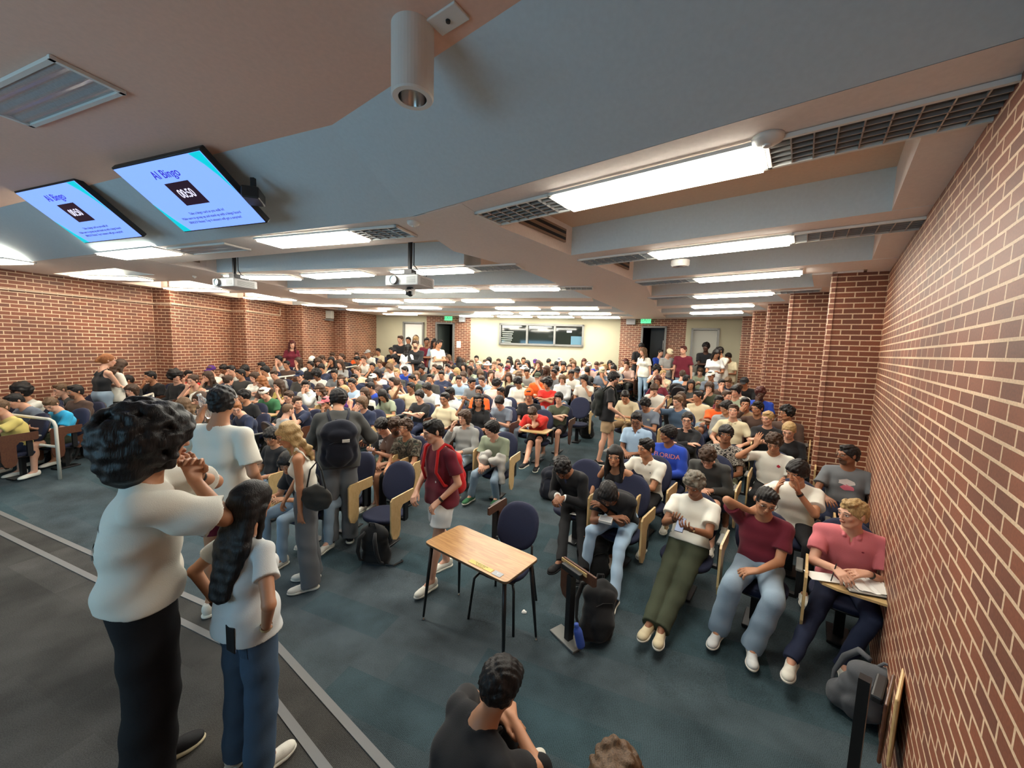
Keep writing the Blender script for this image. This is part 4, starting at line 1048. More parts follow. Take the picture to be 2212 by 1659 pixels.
def body_fields(c, J):
    fem = c.get('fem', False); g = c.get('girth', 1.0) * (.92 if fem else 1.0); side = J['side']
    b = Field(); P, C, Nn = J['P'], J['C'], J['N']
    def torso(f, e, e2=None):
        e2 = e if e2 is None else e2
        f.cap(P - side * .065, P + side * .065, .103 * (g if not fem else 1.0) + e2, k=.05)
        M_ = (P + C) / 2; f.cap(M_ - side * .05 * g, M_ + side * .05 * g, .096 * g + e2, k=.05)
        f.cap(C - side * .065 * g, C + side * .065 * g, .104 * g + e, k=.05)
        U = C * .35 + Nn * .65; sw = c.get('sw', .175); f.cap(U - side * (sw - .10) - V3(0, 0, .03), U + side * (sw - .10) - V3(0, 0, .03), .076 * g + e * .8, k=.05)
        if fem:
            for s in (-1, 1): f.ell(C + V3(0, 0, .03) + side * s * .07 + J['fw'] * .085, (.05 + e, .045 + e, .05 + e), None, .04)
        for k, s in (('r', -1), ('l', 1)):
            f.cap(Nn * .88 + C * .12 + V3(0, .015, 0), J['S' + k], .046 * g + e * .3, .046 * g + e * .5, k=.035)
    torso(b, 0)
    b.cap(Nn + V3(0, .012, -.03), Nn + V3(0, 0, .03), .055, .05, k=.04)
    head_prims(b, J['H'], J['R'], Nn, fem)
    ar = .9 if fem else 1.0
    for k, s in (('r', -1), ('l', 1)):
        b.cap(J['S' + k], J['E' + k], .046 * ar, .036 * ar, k=.02); b.cap(J['E' + k], J['W' + k], .037 * ar, .0245 * ar, k=.012)
        d = J['W' + k] - J['E' + k]; fd = nrm(np.array(c.get('hd' + k, d), float)); pn = np.array(c.get('pn' + k, (-s * .3, .2, -1)), float)
        sd = c.get('ths' + k)
        if sd is None: # thumb side: for a person facing -Y with palm pn
            a = np.cross(fd, nrm(pn - fd * (pn @ fd))); ref = np.array(c.get('tref' + k, (-s, -.2, .6)), float); sd = 1 if a @ ref > 0 else -1
        hand_prims(b, J['W' + k], fd, pn, sd, c.get('curl' + k, c.get('curl', 28)), s=ar)
        b.cap(J['h' + k], J['K' + k], .080, .052, k=.03); 
        b.cap(J['K' + k], J['A' + k], .049, .036, k=.008); cm = J['K' + k] * .7 + J['A' + k] * .3
        kd = nrm(J['A' + k] - J['K' + k]); bk = nrm(np.cross(kd, side)); bk = bk if bk @ J['t' + k] < 0 else -bk
        b.ell(cm + bk * .022, (.042, .042, .085), None, .03); b.cap(J['A' + k], J['A' + k] + nrm(J['t' + k]) * .13 + V3(0, 0, -.055), .032, .022, k=.02)
    # shirt
    sh = Field(); sl = c.get('sleeve', 'short'); e = c.get('loose', .018)
    if sl == 'tank':
        torso(sh, .008, .012); 
        for k in 'rl': sh.ell(J['S' + k] + V3(0, 0, .0), (.075, .10, .085), None, .01, op=-1)
        U = Nn + J['fw'] * .05; sh.ell(U + V3(0, 0, .01), (.085, .10, .085), None, .01, op=-1); sh.ell(Nn + V3(0, .08, .04), (.08, .07, .09), None, .01, op=-1)
        for s in (-1, 1):
            a0 = C * .45 + Nn * .55 + side * s * .085
            sh.cap(a0 + J['fw'] * .085, Nn + side * s * .095 + V3(0, .0, .030), .010, k=.01); sh.cap(a0 - J['fw'] * .085, Nn + side * s * .095 + V3(0, .0, .030), .010, k=.01)
    else:
        torso(sh, e, max(e + .004, .021))
        for k, s in (('r', -1), ('l', 1)):
            S, E, W = J['S' + k], J['E' + k], J['W' + k]; u = nrm(E - S)
            if sl == 'short':
                q = S + u * c.get('slen', .19); sh.cap(S, q + u * .05, .047 * ar + e * .55, .046 * ar + e * 1.5, k=.02, cuts=[(q, u)])
            else:
                sh.cap(S, E, .048 * ar + e * .6, .045 + e * .8, k=.02); w2 = E + (W - E) * .93; u2 = nrm(W - E); sh.cap(E, W, .045 + e * .8, .032 + e * .5, k=.015, cuts=[(w2, u2)])
        sh.cap(Nn + V3(0, .010, .010), Nn + (J['H'] - Nn) * .6, .060, .075, k=.008, op=-1)
        if c.get('hood'):
            sh.ell(Nn + V3(0, .075, .005), (.10, .06, .055), None, .02); sh.cap(Nn + V3(-.07, -.04, 0), Nn + V3(.07, -.04, -.0), .02, k=.02)
            sh.cap(Nn + V3(0, .010, .010), Nn + (J['H'] - Nn) * .6, .060, .075, k=.008, op=-1)
        if c.get('collar'):
            for s in (-1, 1):
                sh.cap(Nn + V3(s * .055, .02, .015), Nn + V3(s * .045, -.068, -.03), .012, .014, k=.008)
            sh.cap(Nn + V3(-.05, .045, .02), Nn + V3(.05, .045, .02), .012, k=.01)
            sh.ell(Nn + J['fw'] * .095 + V3(0, 0, -.04), (.012, .04, .06), None, .01, op=-1)
    sp = nrm(C - P)
    if sl != 'tank' and not c.get('sit', True) and not c.get('crop'): sh.cap(P - side * .070 - sp * .08, P + side * .070 - sp * .08, .136, k=.04); sh.cap(P - side * .066 + sp * .05, P + side * .066 + sp * .05, .128, k=.04)
    hem = c.get('hem', (.06 if c.get('sit', True) else -.05) if sl != 'tank' else .155)
    sh.cut(P + sp * (hem - .06), -sp); sh.disp = wave(c.get('wrk', .0045), 24, c.get('seed', 0) * 1.3)
    # trousers / shorts
    pa = Field(); lg = c.get('legs', 'long'); wl = c.get('wide', .0)
    pa.cap(P - side * .065, P + side * .065, .116, k=.05); pa.cap(P - side * .05 + sp * .06, P + side * .05 + sp * .06, .108 * g, k=.04)
    pa.cut(P + sp * .10, sp)
    for k, s in (('r', -1), ('l', 1)):
        h_, K, A = J['h' + k], J['K' + k], J['A' + k]; u = nrm(K - h_)
        if lg == 'long':
            pa.cap(h_, K, .092 + wl * .5, .061 + wl, k=.03); u2 = nrm(A - K); q = A + u2 * .035
            pa.cap(K, A + u2 * .09, .060 + wl, .050 + wl * 1.4, k=.008, cuts=[(q, u2)])
        else:
            q = h_ + (K - h_) * c.get('short_t', .72); pa.cap(h_, q + u * .05, .100, .088 + wl, k=.03, cuts=[(q, u)])
    pa.disp = wave(.005, 20, 2 + c.get('seed', 0))
    return b, sh, pa
SKIN = {1: (.62, .36, .25), 2: (.45, .23, .13), 3: (.26, .12, .065), 4: (.07, .033, .022)}
HAIRC = {'k': (.010, .008, .008), 'b': (.05, .026, .015), 'n': (.11, .062, .032), 'l': (.38, .25, .11), 'g': (.25, .09, .03), 'r': (.06, .012, .010), 'e': (.15, .13, .10)}
COLR = dict(W=(.72, .70, .62), K=(.013, .013, .015), G=(.30, .30, .29), D=(.055, .055, .052), N=(.022, .03, .065), R=(.62, .03, .022), M=(.13, .012, .025), O=(.85, .12, .02),
            C=(.62, .54, .36), T=(.38, .26, .15), B=(.02, .06, .40), L=(.36, .50, .66), S=(.27, .31, .22), E=(.045, .16, .07), P=(.60, .16, .18), Y=(.65, .52, .16), U=(.085, .05, .038), V=(.07, .02, .15),
            A=(.06, .10, .16), H=(.16, .19, .24), Q=(.03, .36, .62), Z=(.60, .42, .36), J=(.27, .36, .45), I=(.62, .64, .64), F=(.055, .065, .04), X=(.14, .15, .16))
CNAME = dict(W='white', K='black', G='grey', D='charcoal', N='navy', R='red', M='maroon', O='orange', C='cream', T='tan', B='royal blue', L='light blue', S='sage green', E='green', P='pink', Y='yellow', U='brown', V='purple', A='slate blue', H='blue grey', Q='bright blue', Z='pale pink', J='denim blue', I='pale grey', F='olive', X='dark grey')
HNAME = {'k': 'black', 'b': 'dark brown', 'n': 'brown', 'l': 'blond', 'g': 'ginger', 'r': 'dark red', 'e': 'frosted'}
HST = dict(A='huge', S='very long', s='short', q='swept-up', g='fringed', c='curly', a='big loose', m='medium', L='long', w='long wavy', t='tied-back', b='bun-tied', z='cropped')
def setc(o, c): o.color = (c[0], c[1], c[2], 1)
def m4(R, t):
    M = Matrix.Identity(4)
    for i in range(3):
        for j in range(3): M[i][j] = R[i][j]
        M[i][3] = t[i]
    return M
def look(toe, up=(0, 0, 1)):
    y = -nrm(np.array(toe, float)); x = nrm(np.cross(y, np.array(up, float))); z = np.cross(x, y); return np.stack([x, y, z], 1)
_body = {}
def person(c, loc, rz, h=.009, key=None, sc=1.0):
    """builds a person: the body is the top-level mesh, clothing and hair its children"""
    if key is None or key not in _body:
        J = skeleton(c); b, sh, pa = body_fields(c, J)
        V, Q = b.mesh(h); hp = (V - J['H']) @ J['R']; far = np.linalg.norm(hp, axis=1) > .16; hp[far] = 5
        bm_ = mk_mesh('person', V, Q, M_SKINB if c.get('beard') else M_SKIN, hp)
        V, Q = sh.mesh(h * 1.15); sm = mk_mesh('shirt', V, Q, c.get('shmat', M_CLOTH)); V, Q = pa.mesh(h * 1.25); pm = mk_mesh('trousers', V, Q, M_DENIM)
        if key is not None: _body[key] = (J, bm_, sm, pm)
    else: J, bm_, sm, pm = _body[key]
    o = obj('person', bm_); o.location = loc; o.rotation_euler = (0, 0, rz); o.scale = (sc, sc, sc); setc(o, SKIN[c.get('skin', 2)])
    if c.get('beard') and bm_.materials[0] != M_SKINB: o.material_slots[0].link = 'OBJECT'; o.material_slots[0].material = M_SKINB
    s = obj('shirt' if not c.get('hood') else 'hoodie', sm, o); setc(s, COLR[c.get('shirt', 'W')]); 
    p = obj('trousers' if c.get('legs', 'long') == 'long' else 'shorts', pm, o); setc(p, COLR[c.get('pants', 'K')])
    hs = c.get('hair', 'sk'); HM = m4(J['R'], J['H'])
    if hs[0] != '-':
        hh = max(h * .85, .0055); hr = obj('hair', hair_mesh(hs[0], .006 if h < .0085 else .010), o, HM); setc(hr, HAIRC[hs[1]])
    if c.get('hat'):
        ht = obj('hat', hair_mesh(c['hat'][0], .007), o, HM); setc(ht, COLR[c['hat'][1]])
    if c.get('glasses'): obj('glasses', glasses_mesh(), o, HM)
    if c.get('shoes', 'W') != '-' and not c.get('noshoe'):
        up, so, la = shoe_mesh('a')
        for k in 'rl':
            t_ = np.array(J['t' + k]); t_[2] = min(0, t_[2]) if not c.get('toeup' + k) else t_[2]
            S_ = obj('shoe', up, o, m4(look(t_), J['A' + k])); setc(S_, COLR[c.get('shoes', 'W')])
            if not c.get('lite'):
                q = obj('sole', so, S_); setc(q, COLR[c.get('sole', 'W')]); obj('laces', la, S_)
    o['_j'] = 0; del o['_j']
    return o, J
# ------------------------------------------------------------------ furniture
def supell(rx, ry, n=28, p=2.6):
    return [(math.copysign(abs(math.cos(t)) ** (2 / p), math.cos(t)) * rx, math.copysign(abs(math.sin(t)) ** (2 / p), math.sin(t)) * ry) for t in np.linspace(0, 2 * math.pi, n, endpoint=False)]
def pad(name, prof, outline, mat, parent, fn, smooth=True):
    """stack of scaled outlines; fn maps (x, y, t) to 3D"""
    m = MB(); n = len(outline)
    for sc, t in prof:
        for x, y in outline: m.v.append(tuple(fn(x * sc, y * sc, t)))
    for k in range(len(prof) - 1):
        for q in range(n):
            q2 = (q + 1) % n; m.f.append((k * n + q, k * n + q2, (k + 1) * n + q2, (k + 1) * n + q)); m.mi.append(0)
    m.f.append(tuple(reversed(range(n)))); m.f.append(tuple((len(prof) - 1) * n + q for q in range(n))); m.mi += [0, 0]
    return m.build(name, mat, parent, smooth=smooth)
SEATF = lambda x, y, t: (x, y - .02, .435 + t - .02 * (y / .22) * (y < 0) * 0)
BACKF = lambda x, y, t: (x, .235 + .10 * (y / .23) * .8 - t + .35 * x * x * -1 + .03, .735 + y)
PADP = [(.90, -.055), (.98, -.045), (1, -.03), (1, -.012), (.96, -.002), (.85, .0)]
TAB7 = [(-.20, .30), (.17, .30), (.20, .27), (.20, -.10), (.17, -.19), (.11, -.22), (.06, -.19), (.04, -.12), (.04, .12), (.0, .17), (-.18, .17), (-.20, .19)]
def chair_parts(t, tablet='fold', pedestal=True):
    o = supell(.235, .215); ob = supell(.225, .235, p=2.3)
    pad('seat', PADP, o, M_NAVY, t, SEATF)
    m = MB(); pad('seat_shell', [(.55, -.10), (.85, -.075), (.97, -.05)], o, M_SHELL, t, SEATF)
    pad('backrest', [(.93, -.02), (1, -.008), (1, .02), (.93, .035), (.8, .04)], ob, M_NAVY, t, BACKF)
    pad('backrest_shell', [(.80, -.045), (.97, -.032), (.99, -.012)], ob, M_SHELL, t, BACKF)
    if pedestal:
        m = MB(); m.box((0, .06, .19), (.07, .05, .38)); m.build('post', M_BLACKM, t)
        MB().box((0, .06, .012), (.16, .30, .024)).build('foot_plate', M_BLACKM, t, bevel=.006)
    m = MB(); m.tube([(0, .12, .37), (0, .25, .40), (0, .29, .52), (0, .285, .60)], .022, 8); m.build('back_bracket', M_BLACKM, t, smooth=True)
    if tablet:
        m = MB(); m.box((.285, .02, .53), (.03, .06, .27)); m.box((.14, .02, .395), (.30, .05, .03)); m.build('arm_bracket', M_BLACKM, t)
        MB().box((.285, .03, .672), (.05, .24, .025)).build('armrest', plain('armrest_grey', (.16, .16, .15), .5) if 'armrest_grey' not in MAT else MAT['armrest_grey'], t, bevel=.008)
        def tb(R, c, fold):
            m = MB(); n = len(TAB7); i = 0
            for w_ in (-.009, .009):
                for a, b in TAB7:
                    if fold: m.v.append((c[0] + w_, c[1] - a, c[2] + b * .95))
                    else: m.v.append((c[0] + b, c[1] - a, c[2] + w_))
            m.f.append(tuple(reversed(range(n)))); m.f.append(tuple(range(n, 2 * n)))
            for k in range(n): q = (k + 1) % n; m.f.append((k, q, n + q, n + k))
            m.mi = [0] * len(m.f)
            # consistent normals
            o_ = m.build('tablet', M_DARKWD if tablet == 'dark' else M_MAPLE, t); bm = bmesh.new(); bm.from_mesh(o_.data); bmesh.ops.recalc_face_normals(bm, faces=bm.faces); bm.to_mesh(o_.data); bm.free(); return o_
        if tablet in ('fold', 'dark'): tb(0, (.33, -.10, .47), True)
        else: tb(0, (.02, -.32, .69), False)
protoC = {}
def chair(loc, rz, label, kind='fold', group='blue tablet-arm chairs'):
    if kind not in protoC:
        t = empty('tablet_arm_chair'); chair_parts(t, kind); protoC[kind] = t; c = t
    else: c = copy_tree(protoC[kind])
    c.location = loc; c.rotation_euler = (0, 0, rz); tag(c, label, 'chair', group); return c
# desk with its pull-up chair
def yaw_of(d): return math.atan2(d[0], -d[1])
DC, DU = Vector((-.235, 3.17, 0)), Vector((.795, -.606, 0)); ang = math.atan2(DU.y, DU.x)
t = empty('student_desk', DC, ang); Wd, Dd = .93, .45
pad('desktop', [(1, 0), (1, .018)], supell(Wd / 2, Dd / 2, 48, 16), M_OAK, t, lambda x, y, z: (x, y, .722 + z), smooth=False)
pad('edge_band', [(1.003, -.002), (1.006, .002), (1.006, .014), (1.003, .0165)], supell(Wd / 2, Dd / 2, 48, 16), plain('edge_brown', (.14, .09, .05), .5), t, lambda x, y, z: (x, y, .722 + z), smooth=False)
for sx in (-1, 1):
    for sy in (-1, 1):
        a, b = Vector((sx * (Wd / 2 - .05), sy * (Dd / 2 - .05), .72)), Vector((sx * (Wd / 2 + .0), sy * (Dd / 2 + .0), .03))
        l = MB().tube([a, a.lerp(b, .45), b], [.017, .016, .010], 12).build('leg', M_BLACKM, t, smooth=True)
        MB().lathe([(0, 0), (.016, .002), (.015, .012), (.008, .02), (.008, .03)], (b.x, b.y, 0), 14).build('chrome_foot', M_CHROME, l, smooth=True)
MB().box((0, 0, .69), (Wd - .12, .03, .03)).build('apron', M_BLACKM, t)
m = MB().box((.17, -.175, .7415), (.24, .045, .002)); m.build('yellow_label', plain('label_yellow', (.72, .55, .16), .6), t)
for k in range(3): text('label_text', ['THIS DESK IS RESERVED', 'for disability access', 'do not remove'][k] , M_BLACK, .013, Matrix.Translation((.17, -.163 - k * .013, .743)), t, ext=.0002)
MB().box((.345, -.175, .7415), (.085, .055, .002)).build('grey_plate', plain('plate_grey', (.35, .36, .38), .4), t)
text('wheelchair_symbol', 'Y', M_WHITE, .04, Matrix.Translation((.345, -.175, .743)), t, ext=.0002)
tag(t, 'small oak laminate desk with black legs and yellow label, front centre', 'desk')
# stacking chair behind the desk
cpos = onz(1075, 1235, .45); t = empty('stacking_chair', (cpos.x + .06, cpos.y + .10, 0), math.radians(-26))
pad('seat', PADP, supell(.235, .22), M_NAVY, t, lambda x, y, z: (x, y, .475 + z))
pad('backrest', [(.93, -.02), (1, -.008), (1, .02), (.93, .035), (.8, .04)], supell(.215, .205, p=2.4), M_NAVY, t, lambda x, y, z: (x, .26 + .10 * y / .23 - z - .3 * x * x + .03, .73 + y))
for sx in (-1, 1):
    MB().tube([(sx * .17, -.17, .42), (sx * .20, -.21, .38), (sx * .23, -.25, .0)], .012, 8).build('leg', M_BLACKM, t, smooth=True)
    MB().tube([(sx * .19, .20, .60), (sx * .19, .20, .44), (sx * .20, .21, .38), (sx * .23, .27, .0)], .012, 8).build('leg', M_BLACKM, t, smooth=True)
MB().tube([(-.17, -.17, .42), (.17, -.17, .42)], .011, 8).tube([(-.19, .19, .42), (.19, .19, .42)], .011, 8).tube([(-.17, -.17, .42), (-.19, .19, .42)], .011, 8).tube([(.17, -.17, .42), (.19, .19, .42)], .011, 8).build('seat_frame', M_BLACKM, t, smooth=True)
tag(t, 'empty blue four-legged chair pulled up behind the oak desk', 'chair')
# backpacks -------------------------------------------------------------
def backpack(M4, col, label, straps=True, sc=1.0, logo=False, h=.008, name='backpack', extra=None):
    f = Field(); f.ell((0, 0, .24), (.155, .10, .25), None, .02); f.cap((-.09, 0, .08), (.09, 0, .08), .085, k=.05); f.cap((-.08, .0, .38), (.08, .0, .38), .075, k=.05)
    f.ell((0, -.085, .16), (.115, .055, .13), None, .02); f.ell((0, -.075, .36), (.10, .04, .07), None, .015)
    f.cap((-.13, -.02, .11), (-.13, -.02, .2), .035, k=.02); f.cap((.13, -.02, .11), (.13, -.02, .2), .035, k=.02)
    f.cut((0, 0, 0), (0, 0, -1)); f.disp = wave(.006, 26, sc * 3 + h * 100); V, Q = f.mesh(h)
    t = obj(name, mk_mesh(name, V * sc, Q, M_CLOTH)); setc(t, col); t.matrix_world = M4
    m = MB(); m.tube([(-.04, .03, .46), (-.03, .03, .52), (.03, .03, .52), (.04, .03, .46)], .010, 6); o = m.build('handle', M_CLOTH, t, smooth=True); setc(o, col)
    if straps:
        for s in (-1, 1):
            o = MB().tube([(s * .06, .08, .44), (s * .09, .15, .40), (s * .11, .17, .26), (s * .12, .13, .12), (s * .12, .06, .06)], [.016, .022, .022, .014, .010], 8).build('strap', M_CLOTH, t, smooth=True); setc(o, col)
    o = MB().tube([(-.10, -.088, .30), (-.05, -.108, .335), (.05, -.108, .335), (.10, -.088, .30)], .003, 5).build('zip', M_BLACK, t)
    if logo:
        MB().box((.06, -.128, .36), (.07, .006, .035)).build('white_logo', M_PAPER, t, bevel=.002)
    return tag(t, label, 'backpack')
def T4(loc, rz=0, rx=0, ry=0): return Matrix.Translation(loc) @ Matrix.Rotation(rz, 4, 'Z') @ Matrix.Rotation(rx, 4, 'X') @ Matrix.Rotation(ry, 4, 'Y')
KC = (.010, .010, .011)
p = onz(806, 1228, 0); backpack(T4((p.x, p.y + .12, 0), math.radians(170), math.radians(-8)), KC, 'black backpack standing upright on the carpet before the empty chair')
o = MB().tube([(p.x + .12, p.y + .05, .02), (p.x + .22, p.y + .02, .03), (p.x + .30, p.y + .10, .04), (p.x + .27, p.y + .16, .015)], .011, 6).build('loose_strap', M_BLACK); tag(o, 'loose black strap curling from the bag before the empty chair', 'strap')
p = onz(1285, 1410, 0); BG = backpack(T4((p.x + .02, p.y + .12, .02), math.radians(25), math.radians(-10), math.radians(14)), KC, 'large black backpack slumped against the chair post, blue bottle in its side', sc=1.0)
p2 = onz(1250, 1372, .18); t = empty('water_bottle', p2); t.rotation_euler = (0, math.radians(-14), 0)
MB().lathe([(0, -.10), (.034, -.10), (.036, -.08), (.036, .03), (.030, .055), (.017, .07), (.016, .085)], n=24).build('body', plain('bottle_blue', (.05, .10, .42), .3), t, smooth=True)
MB().lathe([(.018, .078), (.019, .10), (.012, .106), (0, .106)], n=20).build('cap', MAT['bottle_blue'], t, smooth=True); tag(t, 'blue metal water bottle in the side of the slumped black backpack', 'bottle')
p = onz(1290, 1265, 0); backpack(T4((p.x, p.y + .1, 0), math.radians(20), math.radians(-5)), KC, 'black backpack on the floor between the feet of the man in the black t-shirt', h=.01)
p = onz(1845, 1560, 0); backpack(T4((p.x + .05, p.y + .10, .02), math.radians(-30), math.radians(20), math.radians(15)), (.10, .105, .115), 'grey backpack lying by the brick wall at the lower right')
p = fl(95, 1010); backpack(T4(p + Vector((.05, .15, 0)), math.radians(10), math.radians(-20)), KC, 'black backpack on the carpet beside the left handrail post')
p = fl(1268, 945); backpack(T4(p, math.radians(150), math.radians(-15)), KC, 'black bag on the floor behind the empty aisle chair', h=.012)
p = fl(1190, 1085); backpack(T4(p + Vector((0, .1, .02)), math.radians(-10), math.radians(-8)), (.012, .014, .025), 'dark navy backpack with small white logo behind the suited man', logo=True, h=.01)
p = fl(215, 985); backpack(T4(p + Vector((0, .5, .02)), math.radians(30), math.radians(-20)), KC, 'dark bag under the seat behind the white slip-on shoes', h=.012)
# crumpled tissue
p = onz(1132, 1322, .012); f = Field(); curls(f, 16, (0, 0, 0), (.018, .013, .008), .008, -.02, 9, False); V, Q = f.mesh(.003); o = obj('crumpled_tissue', mk_mesh('crumpled_tissue', V, Q, M_PAPER)); o.location = p; tag(o, 'small crumpled white tissue on the carpet right of the desk', 'tissue')
# empty chairs ------------------------------------------------------------
def chair_px(px, py, rz, label, kind='fold', z=.45):
    p = fl(px, py, z); return chair(Vector((p.x, p.y, floor_z(p.x, p.y))), rz, label, kind)
E1 = chair_px(832, 1103, yaw_of(-A22), 'empty blue chair with folded wooden tablet at the end of the left front row')
E2 = chair_px(1246, 912, yaw_of(-A22), 'empty blue chair beside the aisle behind the seated man in the dark green tee')
# chair post at the end of the right front row with folded dark tablet
def tablet_post(px, py, rz, label, under):
    p = onz(px, py, 0); t = empty('tablet_arm_post', (p.x, p.y, 0), rz)
    MB().box((0, 0, .30), (.06, .05, .60)).build('post', M_BLACKM, t); MB().box((0, -.02, .012), (.14, .30, .024)).build('foot_plate', M_GREYM, t, bevel=.006)
    MB().box((0, .0, .635), (.045, .22, .05)).build('armrest', M_BLACK, t, bevel=.008); MB().box((-.035, -.01, .655), (.014, .30, .03)).build('tablet_edge', M_MAPLE, t)
    m = MB(); n = len(TAB7)
    for w_ in (-.009, .009):
        for a, b in TAB7: m.v.append((-.045 + w_, -a + .03, .47 + b * .7))
    m.f.append(tuple(reversed(range(n)))); m.f.append(tuple(range(n, 2 * n)))
    for k in range(n): q = (k + 1) % n; m.f.append((k, q, n + q, n + k))
    m.mi = [0] * len(m.f); m.build('tablet', M_DARKWD if under else M_MAPLE, t)
    return tag(t, label, 'chair arm')
tablet_post(1228, 1385, math.radians(215), 'black chair-arm post with dark folded tablet beside the slumped backpack', True)
tablet_post(1068, 1200, math.radians(150), 'black chair-arm post with dark folded tablet behind the oak desk', True)
# folded chair arm by the wall, lower right
p = onz(1850, 1659, 0); t = empty('folded_chair_arm', (2.02, 1.98, 0), math.radians(-50))
MB().box((0, 0, .36), (.05, .06, .72)).build('post', M_BLACKM, t); MB().box((.06, 0, .70), (.05, .22, .04)).build('armrest', M_BLACK, t, bevel=.01)
MB().box((.10, .0, .56), (.016, .30, .34)).build('dark_panel', M_DARKWD, t, bevel=.01); MB().box((.135, 0, .60), (.018, .32, .38)).build('tablet', M_MAPLE, t, bevel=.02)
tag(t, 'folded tablet arm standing by the brick wall at the lower right corner', 'chair arm')
# ------------------------------------------------------------------ people
CH = {}
def face_yaw(x, y):
    u = x * A22.y - y * A22.x
    a = 38 if u > -1.6 else (8 if u < -7.2 else 22)
    return yaw_of(-az(a)), a
POSES = {
 'lap': dict(wr=(-.06, -.27, .66), wl=(.07, -.25, .66), curl=30),
 'desk': dict(wr=(-.10, -.34, .72), wl=(.14, -.32, .72), bend=22, lean=4, hp=18),
 'cross': dict(wr=(.10, -.17, .83), wl=(-.10, -.19, .81), epr=(-1, -.2, -.5), epl=(1, -.2, -.5), curl=20),
 'chinr': dict(wr=(-.03, -.24, .99), epr=(-.5, -.6, -1), hdr=(.1, .1, 1), pnr=(0, 1, 0), wl=(.08, -.27, .70), curlr=55, lean=8),
 'chinl': dict(wl=(.03, -.24, .99), epl=(.5, -.6, -1), hdl=(-.1, .1, 1), pnl=(0, 1, 0), wr=(-.08, -.27, .70), curll=55, lean=8),
 'phone': dict(wr=(-.05, -.29, .76), wl=(.06, -.29, .76), hdr=(.15, -1, .35), hdl=(-.15, -1, .35), pnr=(.3, -.2, 1), pnl=(-.3, -.2, 1), hp=28, bend=18, curl=40),
 'up': dict(wr=(-.20, -.20, 1.12), epr=(-1, -.3, -1), hdr=(.1, .2, 1), pnr=(1, .2, 0), wl=(.1, -.25, .68)),
 'arms': dict(wr=(-.20, -.22, .66), wl=(.20, -.22, .66)),
 'fold': dict(wr=(.10, -.19, 1.16), wl=(-.10, -.21, 1.14), epr=(-1, -.2, -.5), epl=(1, -.2, -.5)),
 'sphone': dict(wr=(-.05, -.30, 1.12), wl=(.06, -.28, 1.10), hdr=(.2, -1, .4), hdl=(-.2, -1, .4), hp=30),
 'sides': dict(),
 'hips': dict(wr=(-.19, .05, .98), wl=(.19, .05, .98), epr=(-1, .45, 0), epl=(1, .45, 0), hdr=(.8, -.5, -.3), hdl=(-.8, -.5, -.3)),
}
def place_head(px, py, J, phi, sc, inside=True, dep=None):
    if dep: d = ray(px, py); return Vector((d[0] * dep / d[1], dep, 0))
    Hl = J['H'] * sc; c, s = math.cos(phi), math.sin(phi); off = (Hl[0] * c - Hl[1] * s, Hl[0] * s + Hl[1] * c)
    z = Hl[2]
    for _ in range(25):
        p = onz(px, py, z); fz = floor_z(p.x - off[0], p.y - off[1]); z = .6 * z + .4 * (fz + Hl[2])
        if z > CAMZ - .12: z = CAMZ - .12
    return Vector((p.x - off[0], p.y - off[1], 0))
ROOM = [(p.x, p.y) for p in WR[1:]] + [(3.76, 13.69)] + [(p.x, p.y) for p in WL[::-1]]
def inside(x, y, mg=.38):
    # inside polygon and at least mg from each edge
    ins = False; n = len(ROOM); dmin = 9
    for i in range(n):
        (x1, y1), (x2, y2) = ROOM[i], ROOM[(i + 1) % n]
        if (y1 > y) != (y2 > y) and x < (x2 - x1) * (y - y1) / (y2 - y1) + x1: ins = not ins
        dx, dy = x2 - x1, y2 - y1; t = max(0, min(1, ((x - x1) * dx + (y - y1) * dy) / (dx * dx + dy * dy))); dmin = min(dmin, math.hypot(x - x1 - t * dx, y - y1 - t * dy))
    return ins and dmin > mg
PEOPLE = []
